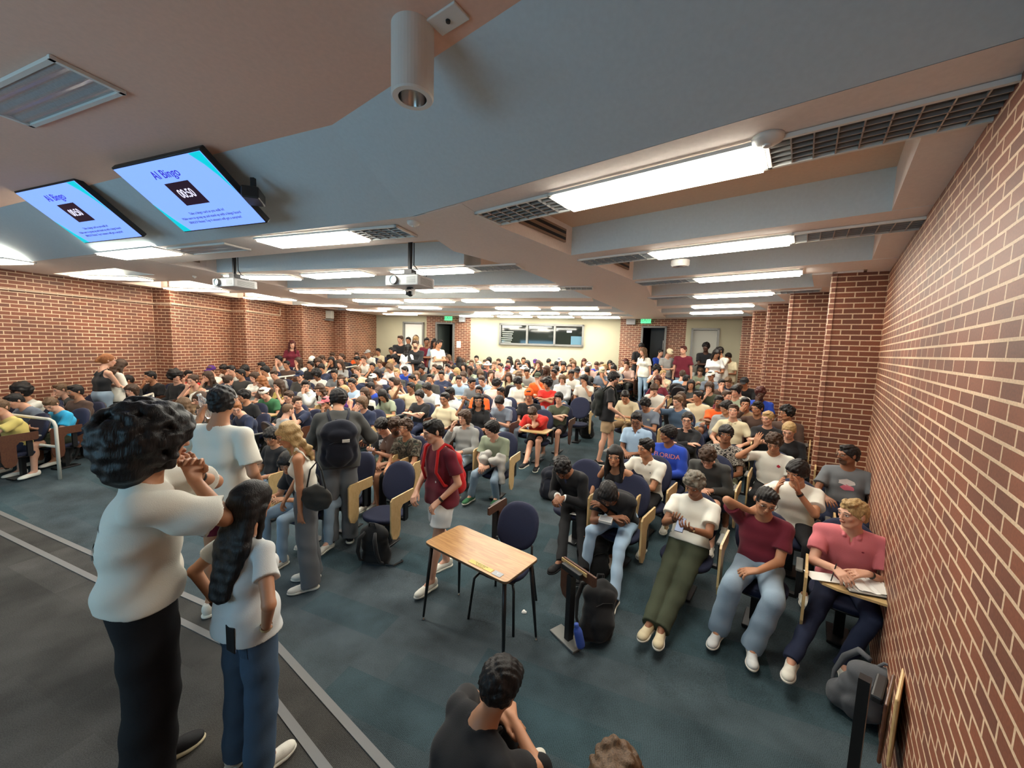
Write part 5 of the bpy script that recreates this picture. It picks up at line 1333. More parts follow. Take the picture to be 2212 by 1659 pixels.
def parse(line, i):
    tk = line.split(); x, y = float(tk[0]), float(tk[1]); c = dict(shirt=tk[2], hair=tk[3][::-1], skin=int(tk[4]), seed=i, rec=line)
    std = 'sd' in tk; c['sit'] = not std
    r = random.Random(i * 7 + 3)
    pose = None
    for t in tk[5:]:
        if t in POSES: pose = t
        elif t == 'gl': c['glasses'] = 1
        elif t == 'bd': c['beard'] = 1
        elif t == 'f': c['fem'] = True; c['sw'] = .152
        elif t == 'ls': c['sleeve'] = 'long'
        elif t == 'tk': c['sleeve'] = 'tank'
        elif t == 'hd': c['sleeve'] = 'long'; c['hood'] = 1; c['loose'] = .026
        elif t == 'po': c['collar'] = 1
        elif t == 'back': c['back'] = 1
        elif t == 'shorts': c['legs'] = 'shorts'
        elif t.startswith('p='): c['pants'] = t[2:]
        elif t.startswith('hat='): a, b = t[4:].split(':'); c['hat'] = (a, b)
        elif t[0] == 'y' and t[1:].lstrip('-').isdigit(): c['lk'] = int(t[1:])
        elif t[0] == 'd' and t[1:].lstrip('-').isdigit(): c['hp'] = int(t[1:])
        elif t.startswith('s='): c['sc'] = float(t[2:])
        elif t.startswith('by='): c['by'] = float(t[3:])
        elif t.startswith('D='): c['dep'] = float(t[2:])
        elif t.startswith('k='): c['note'] = t[2:].replace('_', ' ')
    if pose is None: pose = r.choice(['lap', 'desk', 'cross', 'lap', 'phone', 'chinr', 'chinl', 'arms'] if not std else ['sides', 'sphone', 'fold'])
    c['pose'] = pose
    for k, v in POSES[pose].items(): c.setdefault(k, v)
    c.setdefault('lean', r.uniform(-10, 2)) if not std else None
    c.setdefault('pants', r.choice('KJJNTDK')); c.setdefault('shoes', r.choice('WWKG'))
    c.setdefault('hp', r.uniform(2, 14)); c['hr'] = r.uniform(-5, 5)
    if 'legs' not in c and r.random() < .25 and not c.get('fem'): c['legs'] = 'shorts'
    return x, y, c
CROWD = '''629 741 M rw 1 sd f sides p=L k=standing_by_the_left_brick_wall
596 785 U ks 2 gl hp
607 777 G ks 1
564 780 W ks 2
557 789 W kg 2 lap
647 777 W bL 1 f
670 774 T bL 1 f
683 775 W kL 1 f hat=beanie:W
676 786 K ks 2
701 777 C bs 1 f
713 778 K kL 2 f chinr
721 755 D bs 1 gl
728 766 K bt 1 f
745 760 I bw 1 f ls
771 755 O bs 1
775 763 L ks 2
798 755 W nz 2 hat=cap:G chinr
652 810 D ks 1 hat=cap:N y-30
679 811 W ka 3 po y-30
651 833 I ks 1 hd y10
726 809 X ks 2 po y-10 d15
756 820 N kq 2 y-30
772 802 C ns 1 y-50
571 827 U gw 1 f
609 833 Y bL 1 f y-60
575 848 E bs 1 hat=capback:W d20 y-30 k=in_a_white_backwards_cap
698 843 W bw 1 f y-40
747 843 V lt 1 f tk y-40 up
790 846 W bL 1 f y-40
625 859 K bs 1 ls
643 872 N bs 1 y55 chinl
622 883 G nz 1 back
701 871 K ks 2 hat=cap:P y-50
786 871 N nm 1 gl y-45
806 763 B ks 2 d15 chinr
815 761 U ks 3 hat=cap:W
817 751 C ks 2
826 760 T bs 1 back f tk
849 752 K ks 2
852 761 T bs 1 gl
874 730 K bs 1 sd D=12.9
889 735 K bs 1 sd D=12.2 bd ls k=in_a_dark_suit
880 736 M ks 2 sd D=13.4
903 734 C bL 1 sd f D=13.5
915 734 C ls 1 sd f D=13.4
927 731 M ks 3 sd D=13.2
939 735 W kq 2 sd y50 D=12.5
947 740 J kL 3 sd f D=13.1
869 750 I kL 2 sd f back D=12.1
860 773 K ks 2
898 766 F ks 2
889 777 K kL 2 f
872 779 X ka 1
934 764 D ks 2
933 771 N ks 2
928 780 K ks 2 y-10
966 775 W bL 1 f
963 784 W rs 1 gl
970 758 K ks 2 hat=cap:K
825 785 X ns 1
813 792 K ks 2 chinr
843 791 I nm 1 y-50
857 786 T ls 1
818 808 W km 2 d5
855 807 D ls 1 y-20 k=with_white_letters_on_the_chest
874 798 B ks 1 y-60
879 787 W ks 2 back
901 811 X nm 1 y-10
914 797 D kc 3 chinr
950 811 N ks 2 d15
959 797 Z ks 2
802 827 U kL 1 f y-40
838 827 K ks 1 y-60
889 837 C ks 3 up
928 839 I kg 2 gl y-35
831 854 S kL 2 f d35 desk y-20
905 855 K kg 1 cross y-30
959 861 C ks 2 gl y-30
973 849 I ks 4 hd d15
978 795 L ks 1 chinr
990 804 C lL 1 f
994 821 L ks 1 gl y10
1014 797 S ks 4 y-40
1037 808 A nm 1 gl y0
1068 809 W bL 1 f tk y10
1056 789 P ns 1 hat=bucket:W cross
1031 786 K bs 1 hat=capback:C y-40
1035 776 K bs 1
1048 761 F km 1
1075 761 Y nz 1 d20
1082 779 X bs 1
1097 786 Z ks 1
1107 798 G ks 2 gl hat=cap:M
1099 766 I kL 1 f
1109 768 L ks 1
1113 779 N bs 2 chinr
1127 766 K bL 1 f
1135 770 T ks 1
1150 769 W kz 1 back
1149 777 G kL 1 f
1127 791 W ks 1 d20
1137 800 S bs 1 hat=bucket:W
1132 778 K ks 1 hat=cap:V
1023 827 X ks 2 y60 d20
1060 832 Z kc 2 back
1122 826 W kc 2 d40 lap po
1118 812 S nw 1 f back
1039 845 O ks 3
1083 847 I ks 3
1084 869 H kg 1 y-20
1032 865 K kw 2 f gl up d0 y0
1147 856 K ks 2 hat=beanie:O
984 766 D ks 1
994 761 B bs 1
1014 761 D bL 1 f
1022 768 U ns 1 gl
1023 777 X ks 1
1012 783 K bs 1 hat=cap:S
975 771 D nL 1 f
987 776 K kL 1 f back
995 791 X kL 1 f
1182 767 W kz 1 back
1165 772 I ks 1 hat=cap:W
1156 786 N bs 1
1172 779 K bL 1 f
1213 768 K ns 1
1216 780 K kg 2
1193 786 T ks 2 gl
1172 800 U bL 4 f
1189 804 X ks 3
1205 798 W kg 1 d25
1226 791 T bs 1
1245 781 K nm 1
1264 777 W rL 1 f
1272 772 P bs 1
1277 787 Z ns 1 hat=cap:W
1285 781 E bs 1 f tk
1296 780 B bs 1
1309 779 K kL 2 f
1324 784 I ks 2
1310 794 K ls 1
1301 803 H bs 2 hat=beanie:C d30 chinl
1249 802 X ks 2 gl hat=cap:K
1233 808 W kq 3 d20 phone k=with_an_orange_stripe
1269 802 D ks 2 back
1266 820 W kg 2 chinl y-30
1214 819 I nm 1 hd y-10
1164 815 O nz 1 y-10 hat=cap:F
1183 829 R ka 2 y-40 cross
1207 860 F kg 1 cross y-10
1336 777 Z bs 1
1346 777 W rL 2 f y-60
1376 750 K ks 3 sd D=12.7 sphone p=F
1394 760 W nL 1 sd f D=12.0 sides p=L y-50 k=in_wide_pale_jeans
1440 762 G bs 1 sd D=12.0 hat=beanie:C d35 bend y50
1429 764 B ks 1 sd y40 D=12.6
1477 754 M rs 1 sd D=11.9 k=with_white_chest_lettering
1520 750 K kc 4 sd D=12.0
1533 762 I kL 2 sd f y20 D=11.2
1558 759 W ks 2 sd fold y-60 D=11.1
1578 771 C ks 3 sd D=11.3 sphone p=T
1427 799 W ka 1
1438 808 C ls 1 po y30
1422 822 M rm 2 gl f
1441 794 G ns 1
1468 799 D bc 1 d20 chinr
1487 793 I ks 2 hat=cap:K
1483 820 K ks 2 back ls
1475 809 L bs 1 back
1421 841 W bg 1 chinr d25
1363 857 C ks 2 d35 desk
1473 865 A ns 1 up d10
1487 858 W bL 1 f back
1521 805 S bs 1 phone
1548 813 H ks 2 hat=cap:W
1578 822 K ns 1 d35
1590 813 U ks 1
1608 800 K ks 2 hat=cap:K
1612 826 S kg 1 gl cross
1637 815 B rc 4 chinr
1667 834 K ls 1 y-30
1571 856 M bs 1 y40
1642 855 G kg 2 hd y-50
1540 862 C ks 2 y-60
411 788 R ks 1 y50
376 806 K ka 1 ls y60
465 792 W ns 1 hat=cap:V
485 786 W ks 3
512 780 W ks 1 chinr
484 802 D ks 2
479 818 G bb 1 f back
422 817 T bb 1 f tk y-40
528 856 K kc 2
516 883 N gs 1 y0
436 862 D bL 1 f
438 884 D nL 1 f
397 876 G nL 1 f
49 831 W ka 2 y-30
15 859 K ns 1 d25
44 852 H ks 1 y-60 d25 desk
93 865 Q ns 1 d35 phone shorts p=F y-30
129 833 D ns 1 chinr
174 838 U ks 2 bd y-60 lap shorts
244 840 G bm 1 y-40 lap shorts
184 782 K gt 1 sd f tk back
247 790 W bL 1 sd f ls back
280 806 K ks 2
335 800 K ks 2 y-60 chinr
3 880 Y ns 1
440 800 D bL 1 f
535 796 K kg 2
585 806 G bs 1
545 815 W bm 1 f
690 793 N kg 2
735 786 G bL 1 f
765 777 F ks 2
790 777 W bs 1
905 781 G kL 1 f
942 790 S bs 1
1008 812 W bg 1
1045 822 L bs 1
1100 815 C bL 1 f
1152 803 G ks 2
1330 797 G kg 1
1502 833 D kL 2 f
1600 845 W bs 1
1530 835 F bm 1
1655 822 T ks 2'''.strip().split('\n')
def person_label(c, std):
    n, col = HST[c['hair'][0]], HNAME[c['hair'][1]]
    g = 'hoodie' if c.get('hood') else {'tank': 'tank top', 'long': 'long-sleeved top'}.get(c.get('sleeve'), 'polo shirt' if c.get('collar') else 't-shirt')
    top = '%s %s' % (CNAME[c['shirt']], g)
    if c.get('hat'):
        hd = '%s %s' % (CNAME[c['hat'][1]], {'cap': 'cap', 'capback': 'backwards cap', 'bucket': 'bucket hat', 'beanie': 'beanie'}[c['hat'][0]]); hair = 'wearing a ' + hd
    else: hair = 'with %s %s hair' % (n, col)
    if c.get('glasses'): hair += ' and glasses'
    if c.get('beard'): hair += ' and beard'
    return top, hair
ITEMS = []      # (head px, world xy, top, hair, config, objects)
def add_people():
    recs = [(i,) + parse(l, i) for i, l in enumerate(CROWD)]
    out = []
    for i, x, y, c in recs:
        std = not c['sit']; sc = c.get('sc', random.Random(i).uniform(.96, 1.04))
        if std: c.setdefault('ph', .965)
        J = skeleton(c); phi = 0
        dep = None
        if std: dep = 13.0 if 850 < x < 960 else (12.9 if 1360 < x < 1400 else (12.3 if 1400 <= x < 1460 else (11.9 if x >= 1460 else (11.9 if x > 600 else (7.0 if x < 200 else 7.5)))))
        if std: dep += random.Random(i).uniform(-.5, .1) if x > 600 else 0
        dep = c.get('dep', dep)
        p = place_head(x, y, J, 0, sc, dep=dep)
        if std:
            z_ = CAMZ + ray(x, y)[2] / ray(x, y)[1] * dep; sc = max(.90, min(1.12, (z_ - floor_z(p.x, p.y)) / J['H'][2]))
        lim = 0
        while not inside(p.x, p.y, .50 if not std else .30) and lim < 80: p = p * .985; lim += 1
        out.append([i, x, y, c, p, sc, std])
    # push apart people who would overlap
    for it in range(60):
        for a in range(len(out)):
            for b in range(a + 1, len(out)):
                A_, B_ = out[a], out[b]; d = B_[4] - A_[4]; L = d.length; mn = .50 if not (A_[6] and B_[6]) else .30
                if L < mn:
                    d = d / L if L > 1e-6 else Vector((1, 0, 0)); 
                    # move mostly along the sight line so the picture position holds
                    for q, sgn in ((A_, -1), (B_, 1)):
                        s_ = q[4].normalized(); mv = d * sgn * (mn - L) * .5; along = s_ * mv.dot(s_); mv = along + (mv - along) * .45
                        n_ = q[4] + mv
                        if inside(n_.x, n_.y, .46 if not q[6] else .28): q[4] = n_
            q = out[a]
            for (nx, ny, rr) in NEARXY:
                d = q[4] - Vector((nx, ny, 0))
                if d.length < rr: 
                    n_ = q[4] + d.normalized() * (rr - d.length) * .5
                    if inside(n_.x, n_.y, .36): q[4] = n_
    for i, x, y, c, p, sc, std in out:
        phi, a = face_yaw(p.x, p.y)
        if c.get('back'): phi += math.pi * .95
        elif std:
            phi = math.atan2(-p.x, p.y) + random.Random(i).uniform(-.5, .3) if c.get('lk') is None else math.atan2(-p.x, p.y) + math.radians(c['lk']) * .6
        else: phi += random.Random(i + 5).uniform(-.12, .12)
        if c.get('lk') is not None:
            pc = math.atan2(-p.x, p.y) + math.radians(c['lk']); dl = math.degrees((pc - phi + math.pi) % (2 * math.pi) - math.pi); c['hy'] = max(-75, min(75, dl))
        else: c['hy'] = random.Random(i + 9).uniform(-25, 30)
        z = floor_z(p.x, p.y); dist = math.hypot(p.x, p.y)
        if std:  # both feet on the slope: level spot at root
            pass
        h = .0095 if dist < 8 else (.012 if dist < 11 else .015)
        c['lite'] = dist > 7
        o, J = person(c, (p.x, p.y, z), phi, h, sc=sc)
        top, hair = person_label(c, std)
        ITEMS.append([x, y, top, hair, c, o, p, phi, std])
# patterned cloths
def patt_mat(name, cols, scale, th, seed=0.0):
    m, nt, b = nodes(name); tc = N(nt, 'ShaderNodeTexCoord'); no = N(nt, 'ShaderNodeTexNoise'); no.inputs['Scale'].default_value = scale; no.inputs['Detail'].default_value = 2; no.inputs['Distortion'].default_value = 1.5
    nt.links.new(tc.outputs['Object'], no.inputs['Vector']); rp = N(nt, 'ShaderNodeValToRGB'); rp.color_ramp.interpolation = 'CONSTANT'
    while len(rp.color_ramp.elements) < len(cols): rp.color_ramp.elements.new(.5)
    for e, (c, t) in zip(rp.color_ramp.elements, zip(cols, th)): e.position = t; e.color = c4(c)
    nt.links.new(no.outputs['Fac'], rp.inputs[0]); nt.links.new(rp.outputs[0], b.inputs['Base Color']); b.inputs['Roughness'].default_value = .9; b.inputs['Specular IOR Level'].default_value = .2
    return m
M_FLORAL = patt_mat('floral_print', [(.015, .015, .017), (.50, .46, .40), (.015, .015, .017), (.4, .37, .33)], 26, [0, .47, .54, .62])
M_CAMO = patt_mat('camo_print', [(.02, .02, .018), (.07, .055, .04), (.16, .14, .11), (.03, .05, .035)], 12, [0, .42, .56, .63])
from mathutils.bvhtree import BVHTree
def project_on(o, shirt, off=.004):
    """drop a flat mark onto the front (or back) of a shirt; both share the parent's space"""
    me = shirt.data; bv = BVHTree.FromPolygons([v.co for v in me.vertices], [tuple(p.vertices) for p in me.polygons])
    M = o.matrix_basis; n = -(M.to_3x3() @ Vector((0, 0, 1))).normalized()
    for v in o.data.vertices:
        p = M @ v.co; h = bv.ray_cast(p - n * .3, n, 1.0); sc_ = 1.0
        while h[0] is None and sc_ > .3: sc_ -= .1; q_ = v.co.copy(); q_.x *= sc_; p = M @ q_; h = bv.ray_cast(p - n * .3, n, 1.0)
        if h[0] is not None: v.co = M.inverted() @ (h[0] - n * (off + v.co.z))
def decal_M(J, x=0, z=0, back=False, tilt=0):
    f = 1 if back else -1
    R = frame_axes(Vector((-f, 0, 0)), Vector((0, 0, 1)), Vector((0, f, 0)))
    M = R.to_4x4(); M.translation = Vector(J['C']) + Vector((x, f * .16, z)); return M
def blob(J, o, col, pts, x, z, name='print', back=False):
    sh = [c for c in o.children if c.name.startswith(('shirt', 'hoodie'))][0]
    for k, poly in enumerate(pts):
        m = MB(); n = len(poly); cx = sum(p[0] for p in poly) / n; cz = sum(p[1] for p in poly) / n
        m.v = [(cx, cz, 0)] + [(p[0], p[1], 0) for p in poly] + [((p[0] + cx) / 2, (p[1] + cz) / 2, 0) for p in poly]
        for i in range(n):
            j = (i + 1) % n; m.f += [(1 + i, 1 + j, 1 + n + j, 1 + n + i), (0, 1 + n + i, 1 + n + j)]; m.mi += [0, 0]
        d = m.build(name, M_CLOTH, o); d.matrix_basis = decal_M(J, x, z, back); setc(d, col); project_on(d, sh)
def chest_text(J, o, body, col, size, x=0, z=0, name='lettering', back=False):
    sh = [c for c in o.children if c.name.startswith(('shirt', 'hoodie'))][0]
    t = text(name, body, M_CLOTH, size, decal_M(J, x, z, back), o, ext=0); setc(t, col); project_on(t, sh)
def ring(r1, r2, n=12, cx=0, cy=0, w_=0): return [(cx + r1 * math.cos(2 * math.pi * i / n) * (1 + w_ * math.sin(3 * i)), cy + r2 * math.sin(2 * math.pi * i / n) * (1 + w_ * math.cos(2 * i))) for i in range(n)]
def near(px, py, c, label, az_=None, h=.0065, zb=None, sc=1.0, fL=None, fR=None, at=None, group=None):
    c = dict(c); c.setdefault('seed', px % 17); c['skin'] = c.get('skin', 2)
    for k, v in POSES.get(c.get('pose', ''), {}).items(): c.setdefault(k, v)
    J = skeleton(c)
    # body heading (world azimuth it faces)
    phi = None
    def solve():
        Hl = J['H'] * sc; cs, sn = math.cos(phi), math.sin(phi); off = Vector((Hl[0] * cs - Hl[1] * sn, Hl[0] * sn + Hl[1] * cs, 0))
        if at is not None: return Vector((at[0], at[1], 0)) - off, at
        z = Hl[2] + (zb or 0)
        for _ in range(25):
            p = onz(px, py, z); fz = zb if zb is not None else floor_z(p.x - off.x, p.y - off.y); z = .6 * z + .4 * (fz + Hl[2])
        return Vector((p.x, p.y, 0)) - off, p
    phi = yaw_of(az(az_)) if az_ is not None else face_yaw(*onz(px, py, 1.2).xy)[0]
    p, hd_ = solve()
    if at is not None and zb is not None: sc = (at[2] - zb) / J['H'][2]
    if c.get('lk') is not None:
        pc = math.atan2(-hd_[0], hd_[1]) + math.radians(c['lk']); c['hy'] = max(-80, min(80, math.degrees((pc - phi + math.pi) % (2 * math.pi) - math.pi))); J = skeleton(c); p, hd_ = solve()
    z0 = zb if zb is not None else floor_z(p.x, p.y)
    for k, f_ in (('l', fL), ('r', fR)):
        if f_:
            q = fl(f_[0], f_[1], .09) if zb is None else onz(f_[0], f_[1], zb + .09); q = Vector((q.x, q.y, 0)) - p
            c['a' + k] = ((q.x * math.cos(-phi) - q.y * math.sin(-phi)) / sc, (q.x * math.sin(-phi) + q.y * math.cos(-phi)) / sc, c.get('az' + k, .09))
    o, J = person(c, (p.x, p.y, z0), phi, h, sc=sc); tag(o, label, 'person', group)
    NEARXY.append((p.x, p.y, .50)); NEARP.append((px, py, o, p, phi, z0, c, label)); return o, J, p, phi, z0
NEARXY, NEARP = [], []
def at_y(px, py, y):
    d = ray(px, py); t = y / d[1]; return (d[0] * t, y, CAMZ + d[2] * t)
def hold(o, name, label, cat, locl, rot, build):
    """thing held by a person: top-level, placed in the holder's frame"""
    M = o.matrix_basis @ Matrix.Translation(locl) @ rot
    t = build(); t.matrix_world = M; return tag(t, label, cat)
def phone_obj():
    t = empty('phone'); MB().box((0, 0, 0), (.072, .148, .008)).build('case', M_BLACK, t, bevel=.003); MB().box((0, 0, .0045), (.066, .140, .0012)).build('display', MAT.get('phone_display') or emis('phone_display', (.15, .18, .25), .5), t); return t
def rx(a): return Matrix.Rotation(math.radians(a), 4, 'X')
def mid(J, k='r'): return Vector(J['W' + k])
bpy.context.view_layer.update()
R_ = {}
def go(key, *a, **k): R_[key] = near(*a, **k); return R_[key]
# right front row -----------------------------------------------------------------
go('pink', 1842, 1110, dict(shirt='P', collar=1, hair='ql', skin=1, pants='N', shoes='W', lk=-42, hp=4, lean=4, girth=1.12, sw=.19, wr=(-.10, -.40, .80), wl=(.10, -.30, .79), hdr=(.5, -.8, -.1), hdl=(-.8, -.55, 0), curlr=45, curll=20, wide=.0),
   'man in a pink polo shirt writing at a tablet desk against the right brick wall', fL=(1822, 1440), fR=(1688, 1480))
go('maroon', 1654, 1083, dict(shirt='M', hair='qk', skin=2, glasses=1, pants='J', wide=.02, shoes='I', lk=12, hp=16, hr=8, lean=-6, wr=(-.10, .02, 1.03), epr=(-1, -.5, .1), hdr=(.6, .5, .3), pnr=(.3, .6, 0), curlr=40, wl=(.02, -.30, .66), hdl=(-.9, -.4, -.2), pnl=(0, .3, -1), curll=30),
   'man in maroon t-shirt, glasses and light jeans, hand behind his neck', fL=(1625, 1400), fR=(1552, 1362))
go('olive', 1500, 1047, dict(shirt='W', hair='ce', skin=3, pants='F', wide=.015, shoes='C', lk=-20, hp=22, lean=-28, bend=22, ph=.53, pose='phone', wr=(-.07, -.20, .84), wl=(.06, -.24, .80), loose=.022, kr=(-.14, -.5, .5), kl=(.16, -.5, .5)),
   'man in white t-shirt and olive trousers slouching with legs stretched, curly frosted hair', fL=(1424, 1378), fR=(1400, 1372))
go('black', 1313, 1068, dict(shirt='K', hair='mk', skin=3, glasses=1, beard=1, pants='L', shoes='K', lk=0, hp=42, lean=28, bend=30, wr=(.06, -.34, .70), wl=(-.06, -.30, .74), epr=(-.6, -.2, -.6), curl=30),
   'man in black t-shirt and pale jeans bent over his lap, arms folded', fL=(1327, 1300), fR=(1262, 1240))
go('suit', 1215, 1012, dict(shirt='K', sleeve='long', hair='ck', skin=3, pants='K', shoes='K', sole='K', lk=-5, hp=45, lean=22, bend=24, wr=(-.03, -.36, .68), wl=(.05, -.36, .68), hdr=(.4, -.9, -.2), hdl=(-.4, -.9, -.2), curl=45, loose=.022, kr=(-.24, -.44, .5), kl=(.2, -.44, .5)),
   'man in a black suit looking down at his clasped hands', fL=(1262, 1262), fR=(1208, 1252))
go('girl', 1328, 985, dict(shirt='K', sleeve='tank', hair='Lk', skin=2, fem=True, sw=.15, pants='K', lk=-8, hp=4, lean=14, bend=12, wr=(-.26, -.22, .60), wl=(.14, -.26, .70)),
   'young woman with long black hair and black tank top, right arm hanging')
go('wpolo', 1395, 968, dict(shirt='W', collar=1, hair='qk', skin=2, pants='K', lk=-48, hp=6, lean=6, wr=(-.22, -.38, .80), wl=(-.02, -.38, .74), hdr=(-.1, -.9, -.5), hdl=(-.6, -.7, .35), curl=18, pnl=(0, .2, 1)),
   'man in a white polo shirt gesturing with both hands, looking left')
go('lpolo', 1374, 907, dict(shirt='L', collar=1, hair='qk', skin=3, pants='K', lk=-5, hp=18, lean=2, pose='lap', glasses=1), 'laughing man in a light blue polo shirt and glasses', h=.008)
go('florida', 1443, 938, dict(shirt='B', sleeve='long', hair='gk', skin=3, pants='N', lk=-60, hp=4, lean=0, pose='lap', loose=.028), 'man in a royal blue sweatshirt with pink FLORIDA lettering', h=.008)
go('curly', 1528, 987, dict(shirt='D', sleeve='long', hood=1, hair='cb', skin=1, pants='K', legs='shorts', lk=-5, hp=44, lean=14, bend=20, pose='lap'), 'person with curly brown hair and charcoal hoodie, head bowed', h=.0075)
go('floral', 1568, 938, dict(shirt='G', shmat=M_FLORAL, hair='gk', skin=3, pants='S', legs='shorts', lk=0, hp=0, lean=-4, pose='lap', wl=(.1, -.30, .66)), 'man in a black and white floral patterned shirt', h=.0075)
go('hand', 1672, 957, dict(shirt='W', hair='cb', skin=2, pants='K', lk=-6, hp=22, lean=0, wr=(-.19, -.14, 1.10), epr=(-1, -.6, -.6), hdr=(.15, .0, 1), pnr=(.4, .8, 0), curlr=10, wl=(.08, -.28, .68), shoes='W'), 'man in white t-shirt raising one hand beside his face', h=.0075)
go('clap', 1722, 1020, dict(shirt='W', hair='gk', skin=2, pants='K', lk=-32, hp=14, lean=4, wr=(-.16, -.34, .98), wl=(.02, -.30, 1.0), hdr=(.2, -.4, 1), hdl=(-.1, -.3, 1), pnr=(1, 0, 0), pnl=(-1, 0, 0), epl=(.6, -.2, -1), curl=12, loose=.024), 'man in white t-shirt with small red chest emblem, hands raised to clap', h=.007)
go('wall', 1832, 983, dict(shirt='X', hair='sk', skin=3, glasses=1, beard=1, pants='N', lk=-52, hp=2, lean=-6, wr=(-.18, -.34, .72), wl=(.16, -.26, .66), girth=1.1), 'bearded man in dark grey t-shirt and glasses next to the right brick wall', h=.007)
go('blonde', 1704, 930, dict(shirt='K', hair='tl', skin=1, fem=True, sw=.15, pants='K', lk=-10, hp=22, pose='lap'), 'young woman with tied blond hair and black top, looking down', h=.008)
go('bcurl', 1700, 892, dict(shirt='U', hair='ck', skin=2, glasses=1, pants='K', lk=-52, hp=4, pose='lap', sleeve='long'), 'man with curly black hair, glasses and brown top beside the brick column', h=.008)
go('brown', 1636, 882, dict(shirt='U', hair='qk', skin=2, pants='K', lk=-35, hp=6, pose='up', sleeve='long'), 'smiling man in dark brown shirt with one hand lifted', h=.008)
go('cream', 1584, 888, dict(shirt='C', collar=1, hair='sb', skin=1, pants='K', lk=-5, hp=-8, pose='arms'), 'smiling man in a cream button shirt, chin raised', h=.008)
go('orange', 1553, 868, dict(shirt='O', hair='qk', skin=3, beard=1, pants='N', lk=5, hp=4, pose='cross'), 'man in a bright orange t-shirt with arms crossed', h=.008)
go('jacket', 1484, 907, dict(shirt='K', sleeve='long', hood=1, hair='tk', skin=1, fem=True, sw=.155, glasses=1, pants='K', lk=-5, hp=4, pose='cross'), 'person in an open black jacket and glasses, hair tied back', h=.008)
go('slate', 1394, 874, dict(shirt='H', hair='ck', skin=2, pants='K', lk=-8, hp=32, pose='phone', loose=.024), 'man in blue grey t-shirt looking down at his phone', h=.008)
# left of the aisle ------------------------------------------------------------------
go('green', 1062, 927, dict(shirt='S', collar=1, hair='gk', skin=1, pants='J', shoes='E', lk=-62, hp=8, lean=14, bend=16, wr=(-.10, -.36, .62), wl=(.02, -.36, .60), curl=35), 'man in sage green polo shirt and jeans leaning forward, sneakers green', fL=(1072, 1075), fR=(1018, 1072), h=.007)
go('red', 1150, 893, dict(shirt='R', hair='sb', skin=1, pants='K', legs='shorts', shoes='K', lk=-20, hp=40, lean=22, bend=28, wr=(-.14, -.34, .74), wl=(-.02, -.24, .96), hdl=(-.3, 0, 1), epl=(.4, -.8, -1), curl=30, loose=.028), 'man in a bright red t-shirt bent over his tablet desk', fR=(1125, 1045), h=.0075)
go('hood', 1003, 902, dict(shirt='G', sleeve='long', hood=1, hair='mb', skin=1, pants='J', lk=-40, hp=2, wr=(-.10, -.22, 1.0), hdr=(.1, .1, 1), epr=(-.5, -.5, -1), wl=(.1, -.26, .68)), 'person in grey hoodie with mid-length brown hair, hand at mouth', h=.0075)
go('camo', 876, 924, dict(shirt='F', shmat=M_CAMO, hair='cb', skin=2, pants='K', legs='shorts', lk=-28, hp=-4, lean=0, wr=(-.10, -.30, .64), wl=(.12, -.34, .62), kr=(-.3, -.4, .62)), 'young man in a dark camouflage t-shirt with curly hair', h=.007)
go('skull', 824, 921, dict(shirt='K', hair='gk', skin=1, pants='S', legs='shorts', lk=-30, hp=26, lean=4, pose='phone'), 'person in black t-shirt with large white chest print, using a phone', h=.0075)
go('behind', 853, 920, dict(shirt='U', hair='cb', skin=3, beard=1, pants='K', lk=30, hp=18, pose='lap'), 'man with curly dark hair behind the camouflage t-shirt', h=.009)
go('bare', 718, 975, dict(shirt='K', sleeve='tank', hair='wb', skin=1, fem=True, sw=.15, pants='J', lk=-48, hp=20, lean=14, bend=14, pose='lap'), 'seated young woman in black tank top and jeans with wavy brown hair', h=.0075)
go('kleft', 586, 943, dict(shirt='K', hair='gk', skin=2, pants='J', lk=-28, hp=16, pose='lap'), 'young man in black t-shirt with black fringe left of the blond woman', h=.0075)
go('kleft2', 622, 1000, dict(shirt='K', hair='mk', skin=2, pants='J', lk=-20, hp=24, pose='desk', lean=10), 'person in black leaning forward behind the standing blond woman', h=.009)
go('tank2', 400, 920, dict(shirt='K', sleeve='tank', hair='bb', skin=1, fem=True, sw=.15, pants='J', lk=60, hp=4, pose='lap'), 'seated woman in black tank top glimpsed between the standing men', h=.009)
# standing ------------------------------------------------------------------------------
ST = dict(sit=False)
go('afro', 300, 928, dict(ST, shirt='W', hair='Ak', skin=2, pants='K', wide=.035, shoes='K', sole='C', loose=.034, slen=.25, hem=.05, girth=.95, lean=2, bend=4, hy=12, hp=6, sw=.185, wr=(-.02, -.20, 1.42), wl=(.06, -.21, 1.42), epr=(-1, -.2, -.6), epl=(1, -.4, -.5), hdr=(.3, .2, 1), hdl=(-.5, .1, 1), curl=35, wrk=.009),
   'tall person from behind with huge black hair, oversized cream t-shirt, black baggy trousers', az_=48, zb=.15, sc=1.09, at=at_y(338, 950, 1.86), h=.0065)
go('woman', 545, 1080, dict(ST, shirt='I', hair='Sk', skin=2, fem=True, sw=.155, pants='A', wide=.022, shoes='W', lean=0, bend=4, hy=6, hp=6, loose=.016, slen=.15, wr=(-.22, .03, .99), wl=(.22, .03, .99), epr=(-1, .5, 0), epl=(1, .5, 0), hdr=(.7, -.6, -.3), hdl=(-.7, -.6, -.3), pnr=(.5, .2, -.7), pnl=(-.5, .2, -.7), hem=-.01, wrk=.006),
   'woman from behind with long straight black hair, white t-shirt, hands on hips, jeans', az_=24, zb=.15, sc=1.0, at=at_y(548, 1085, 1.96), h=.006)
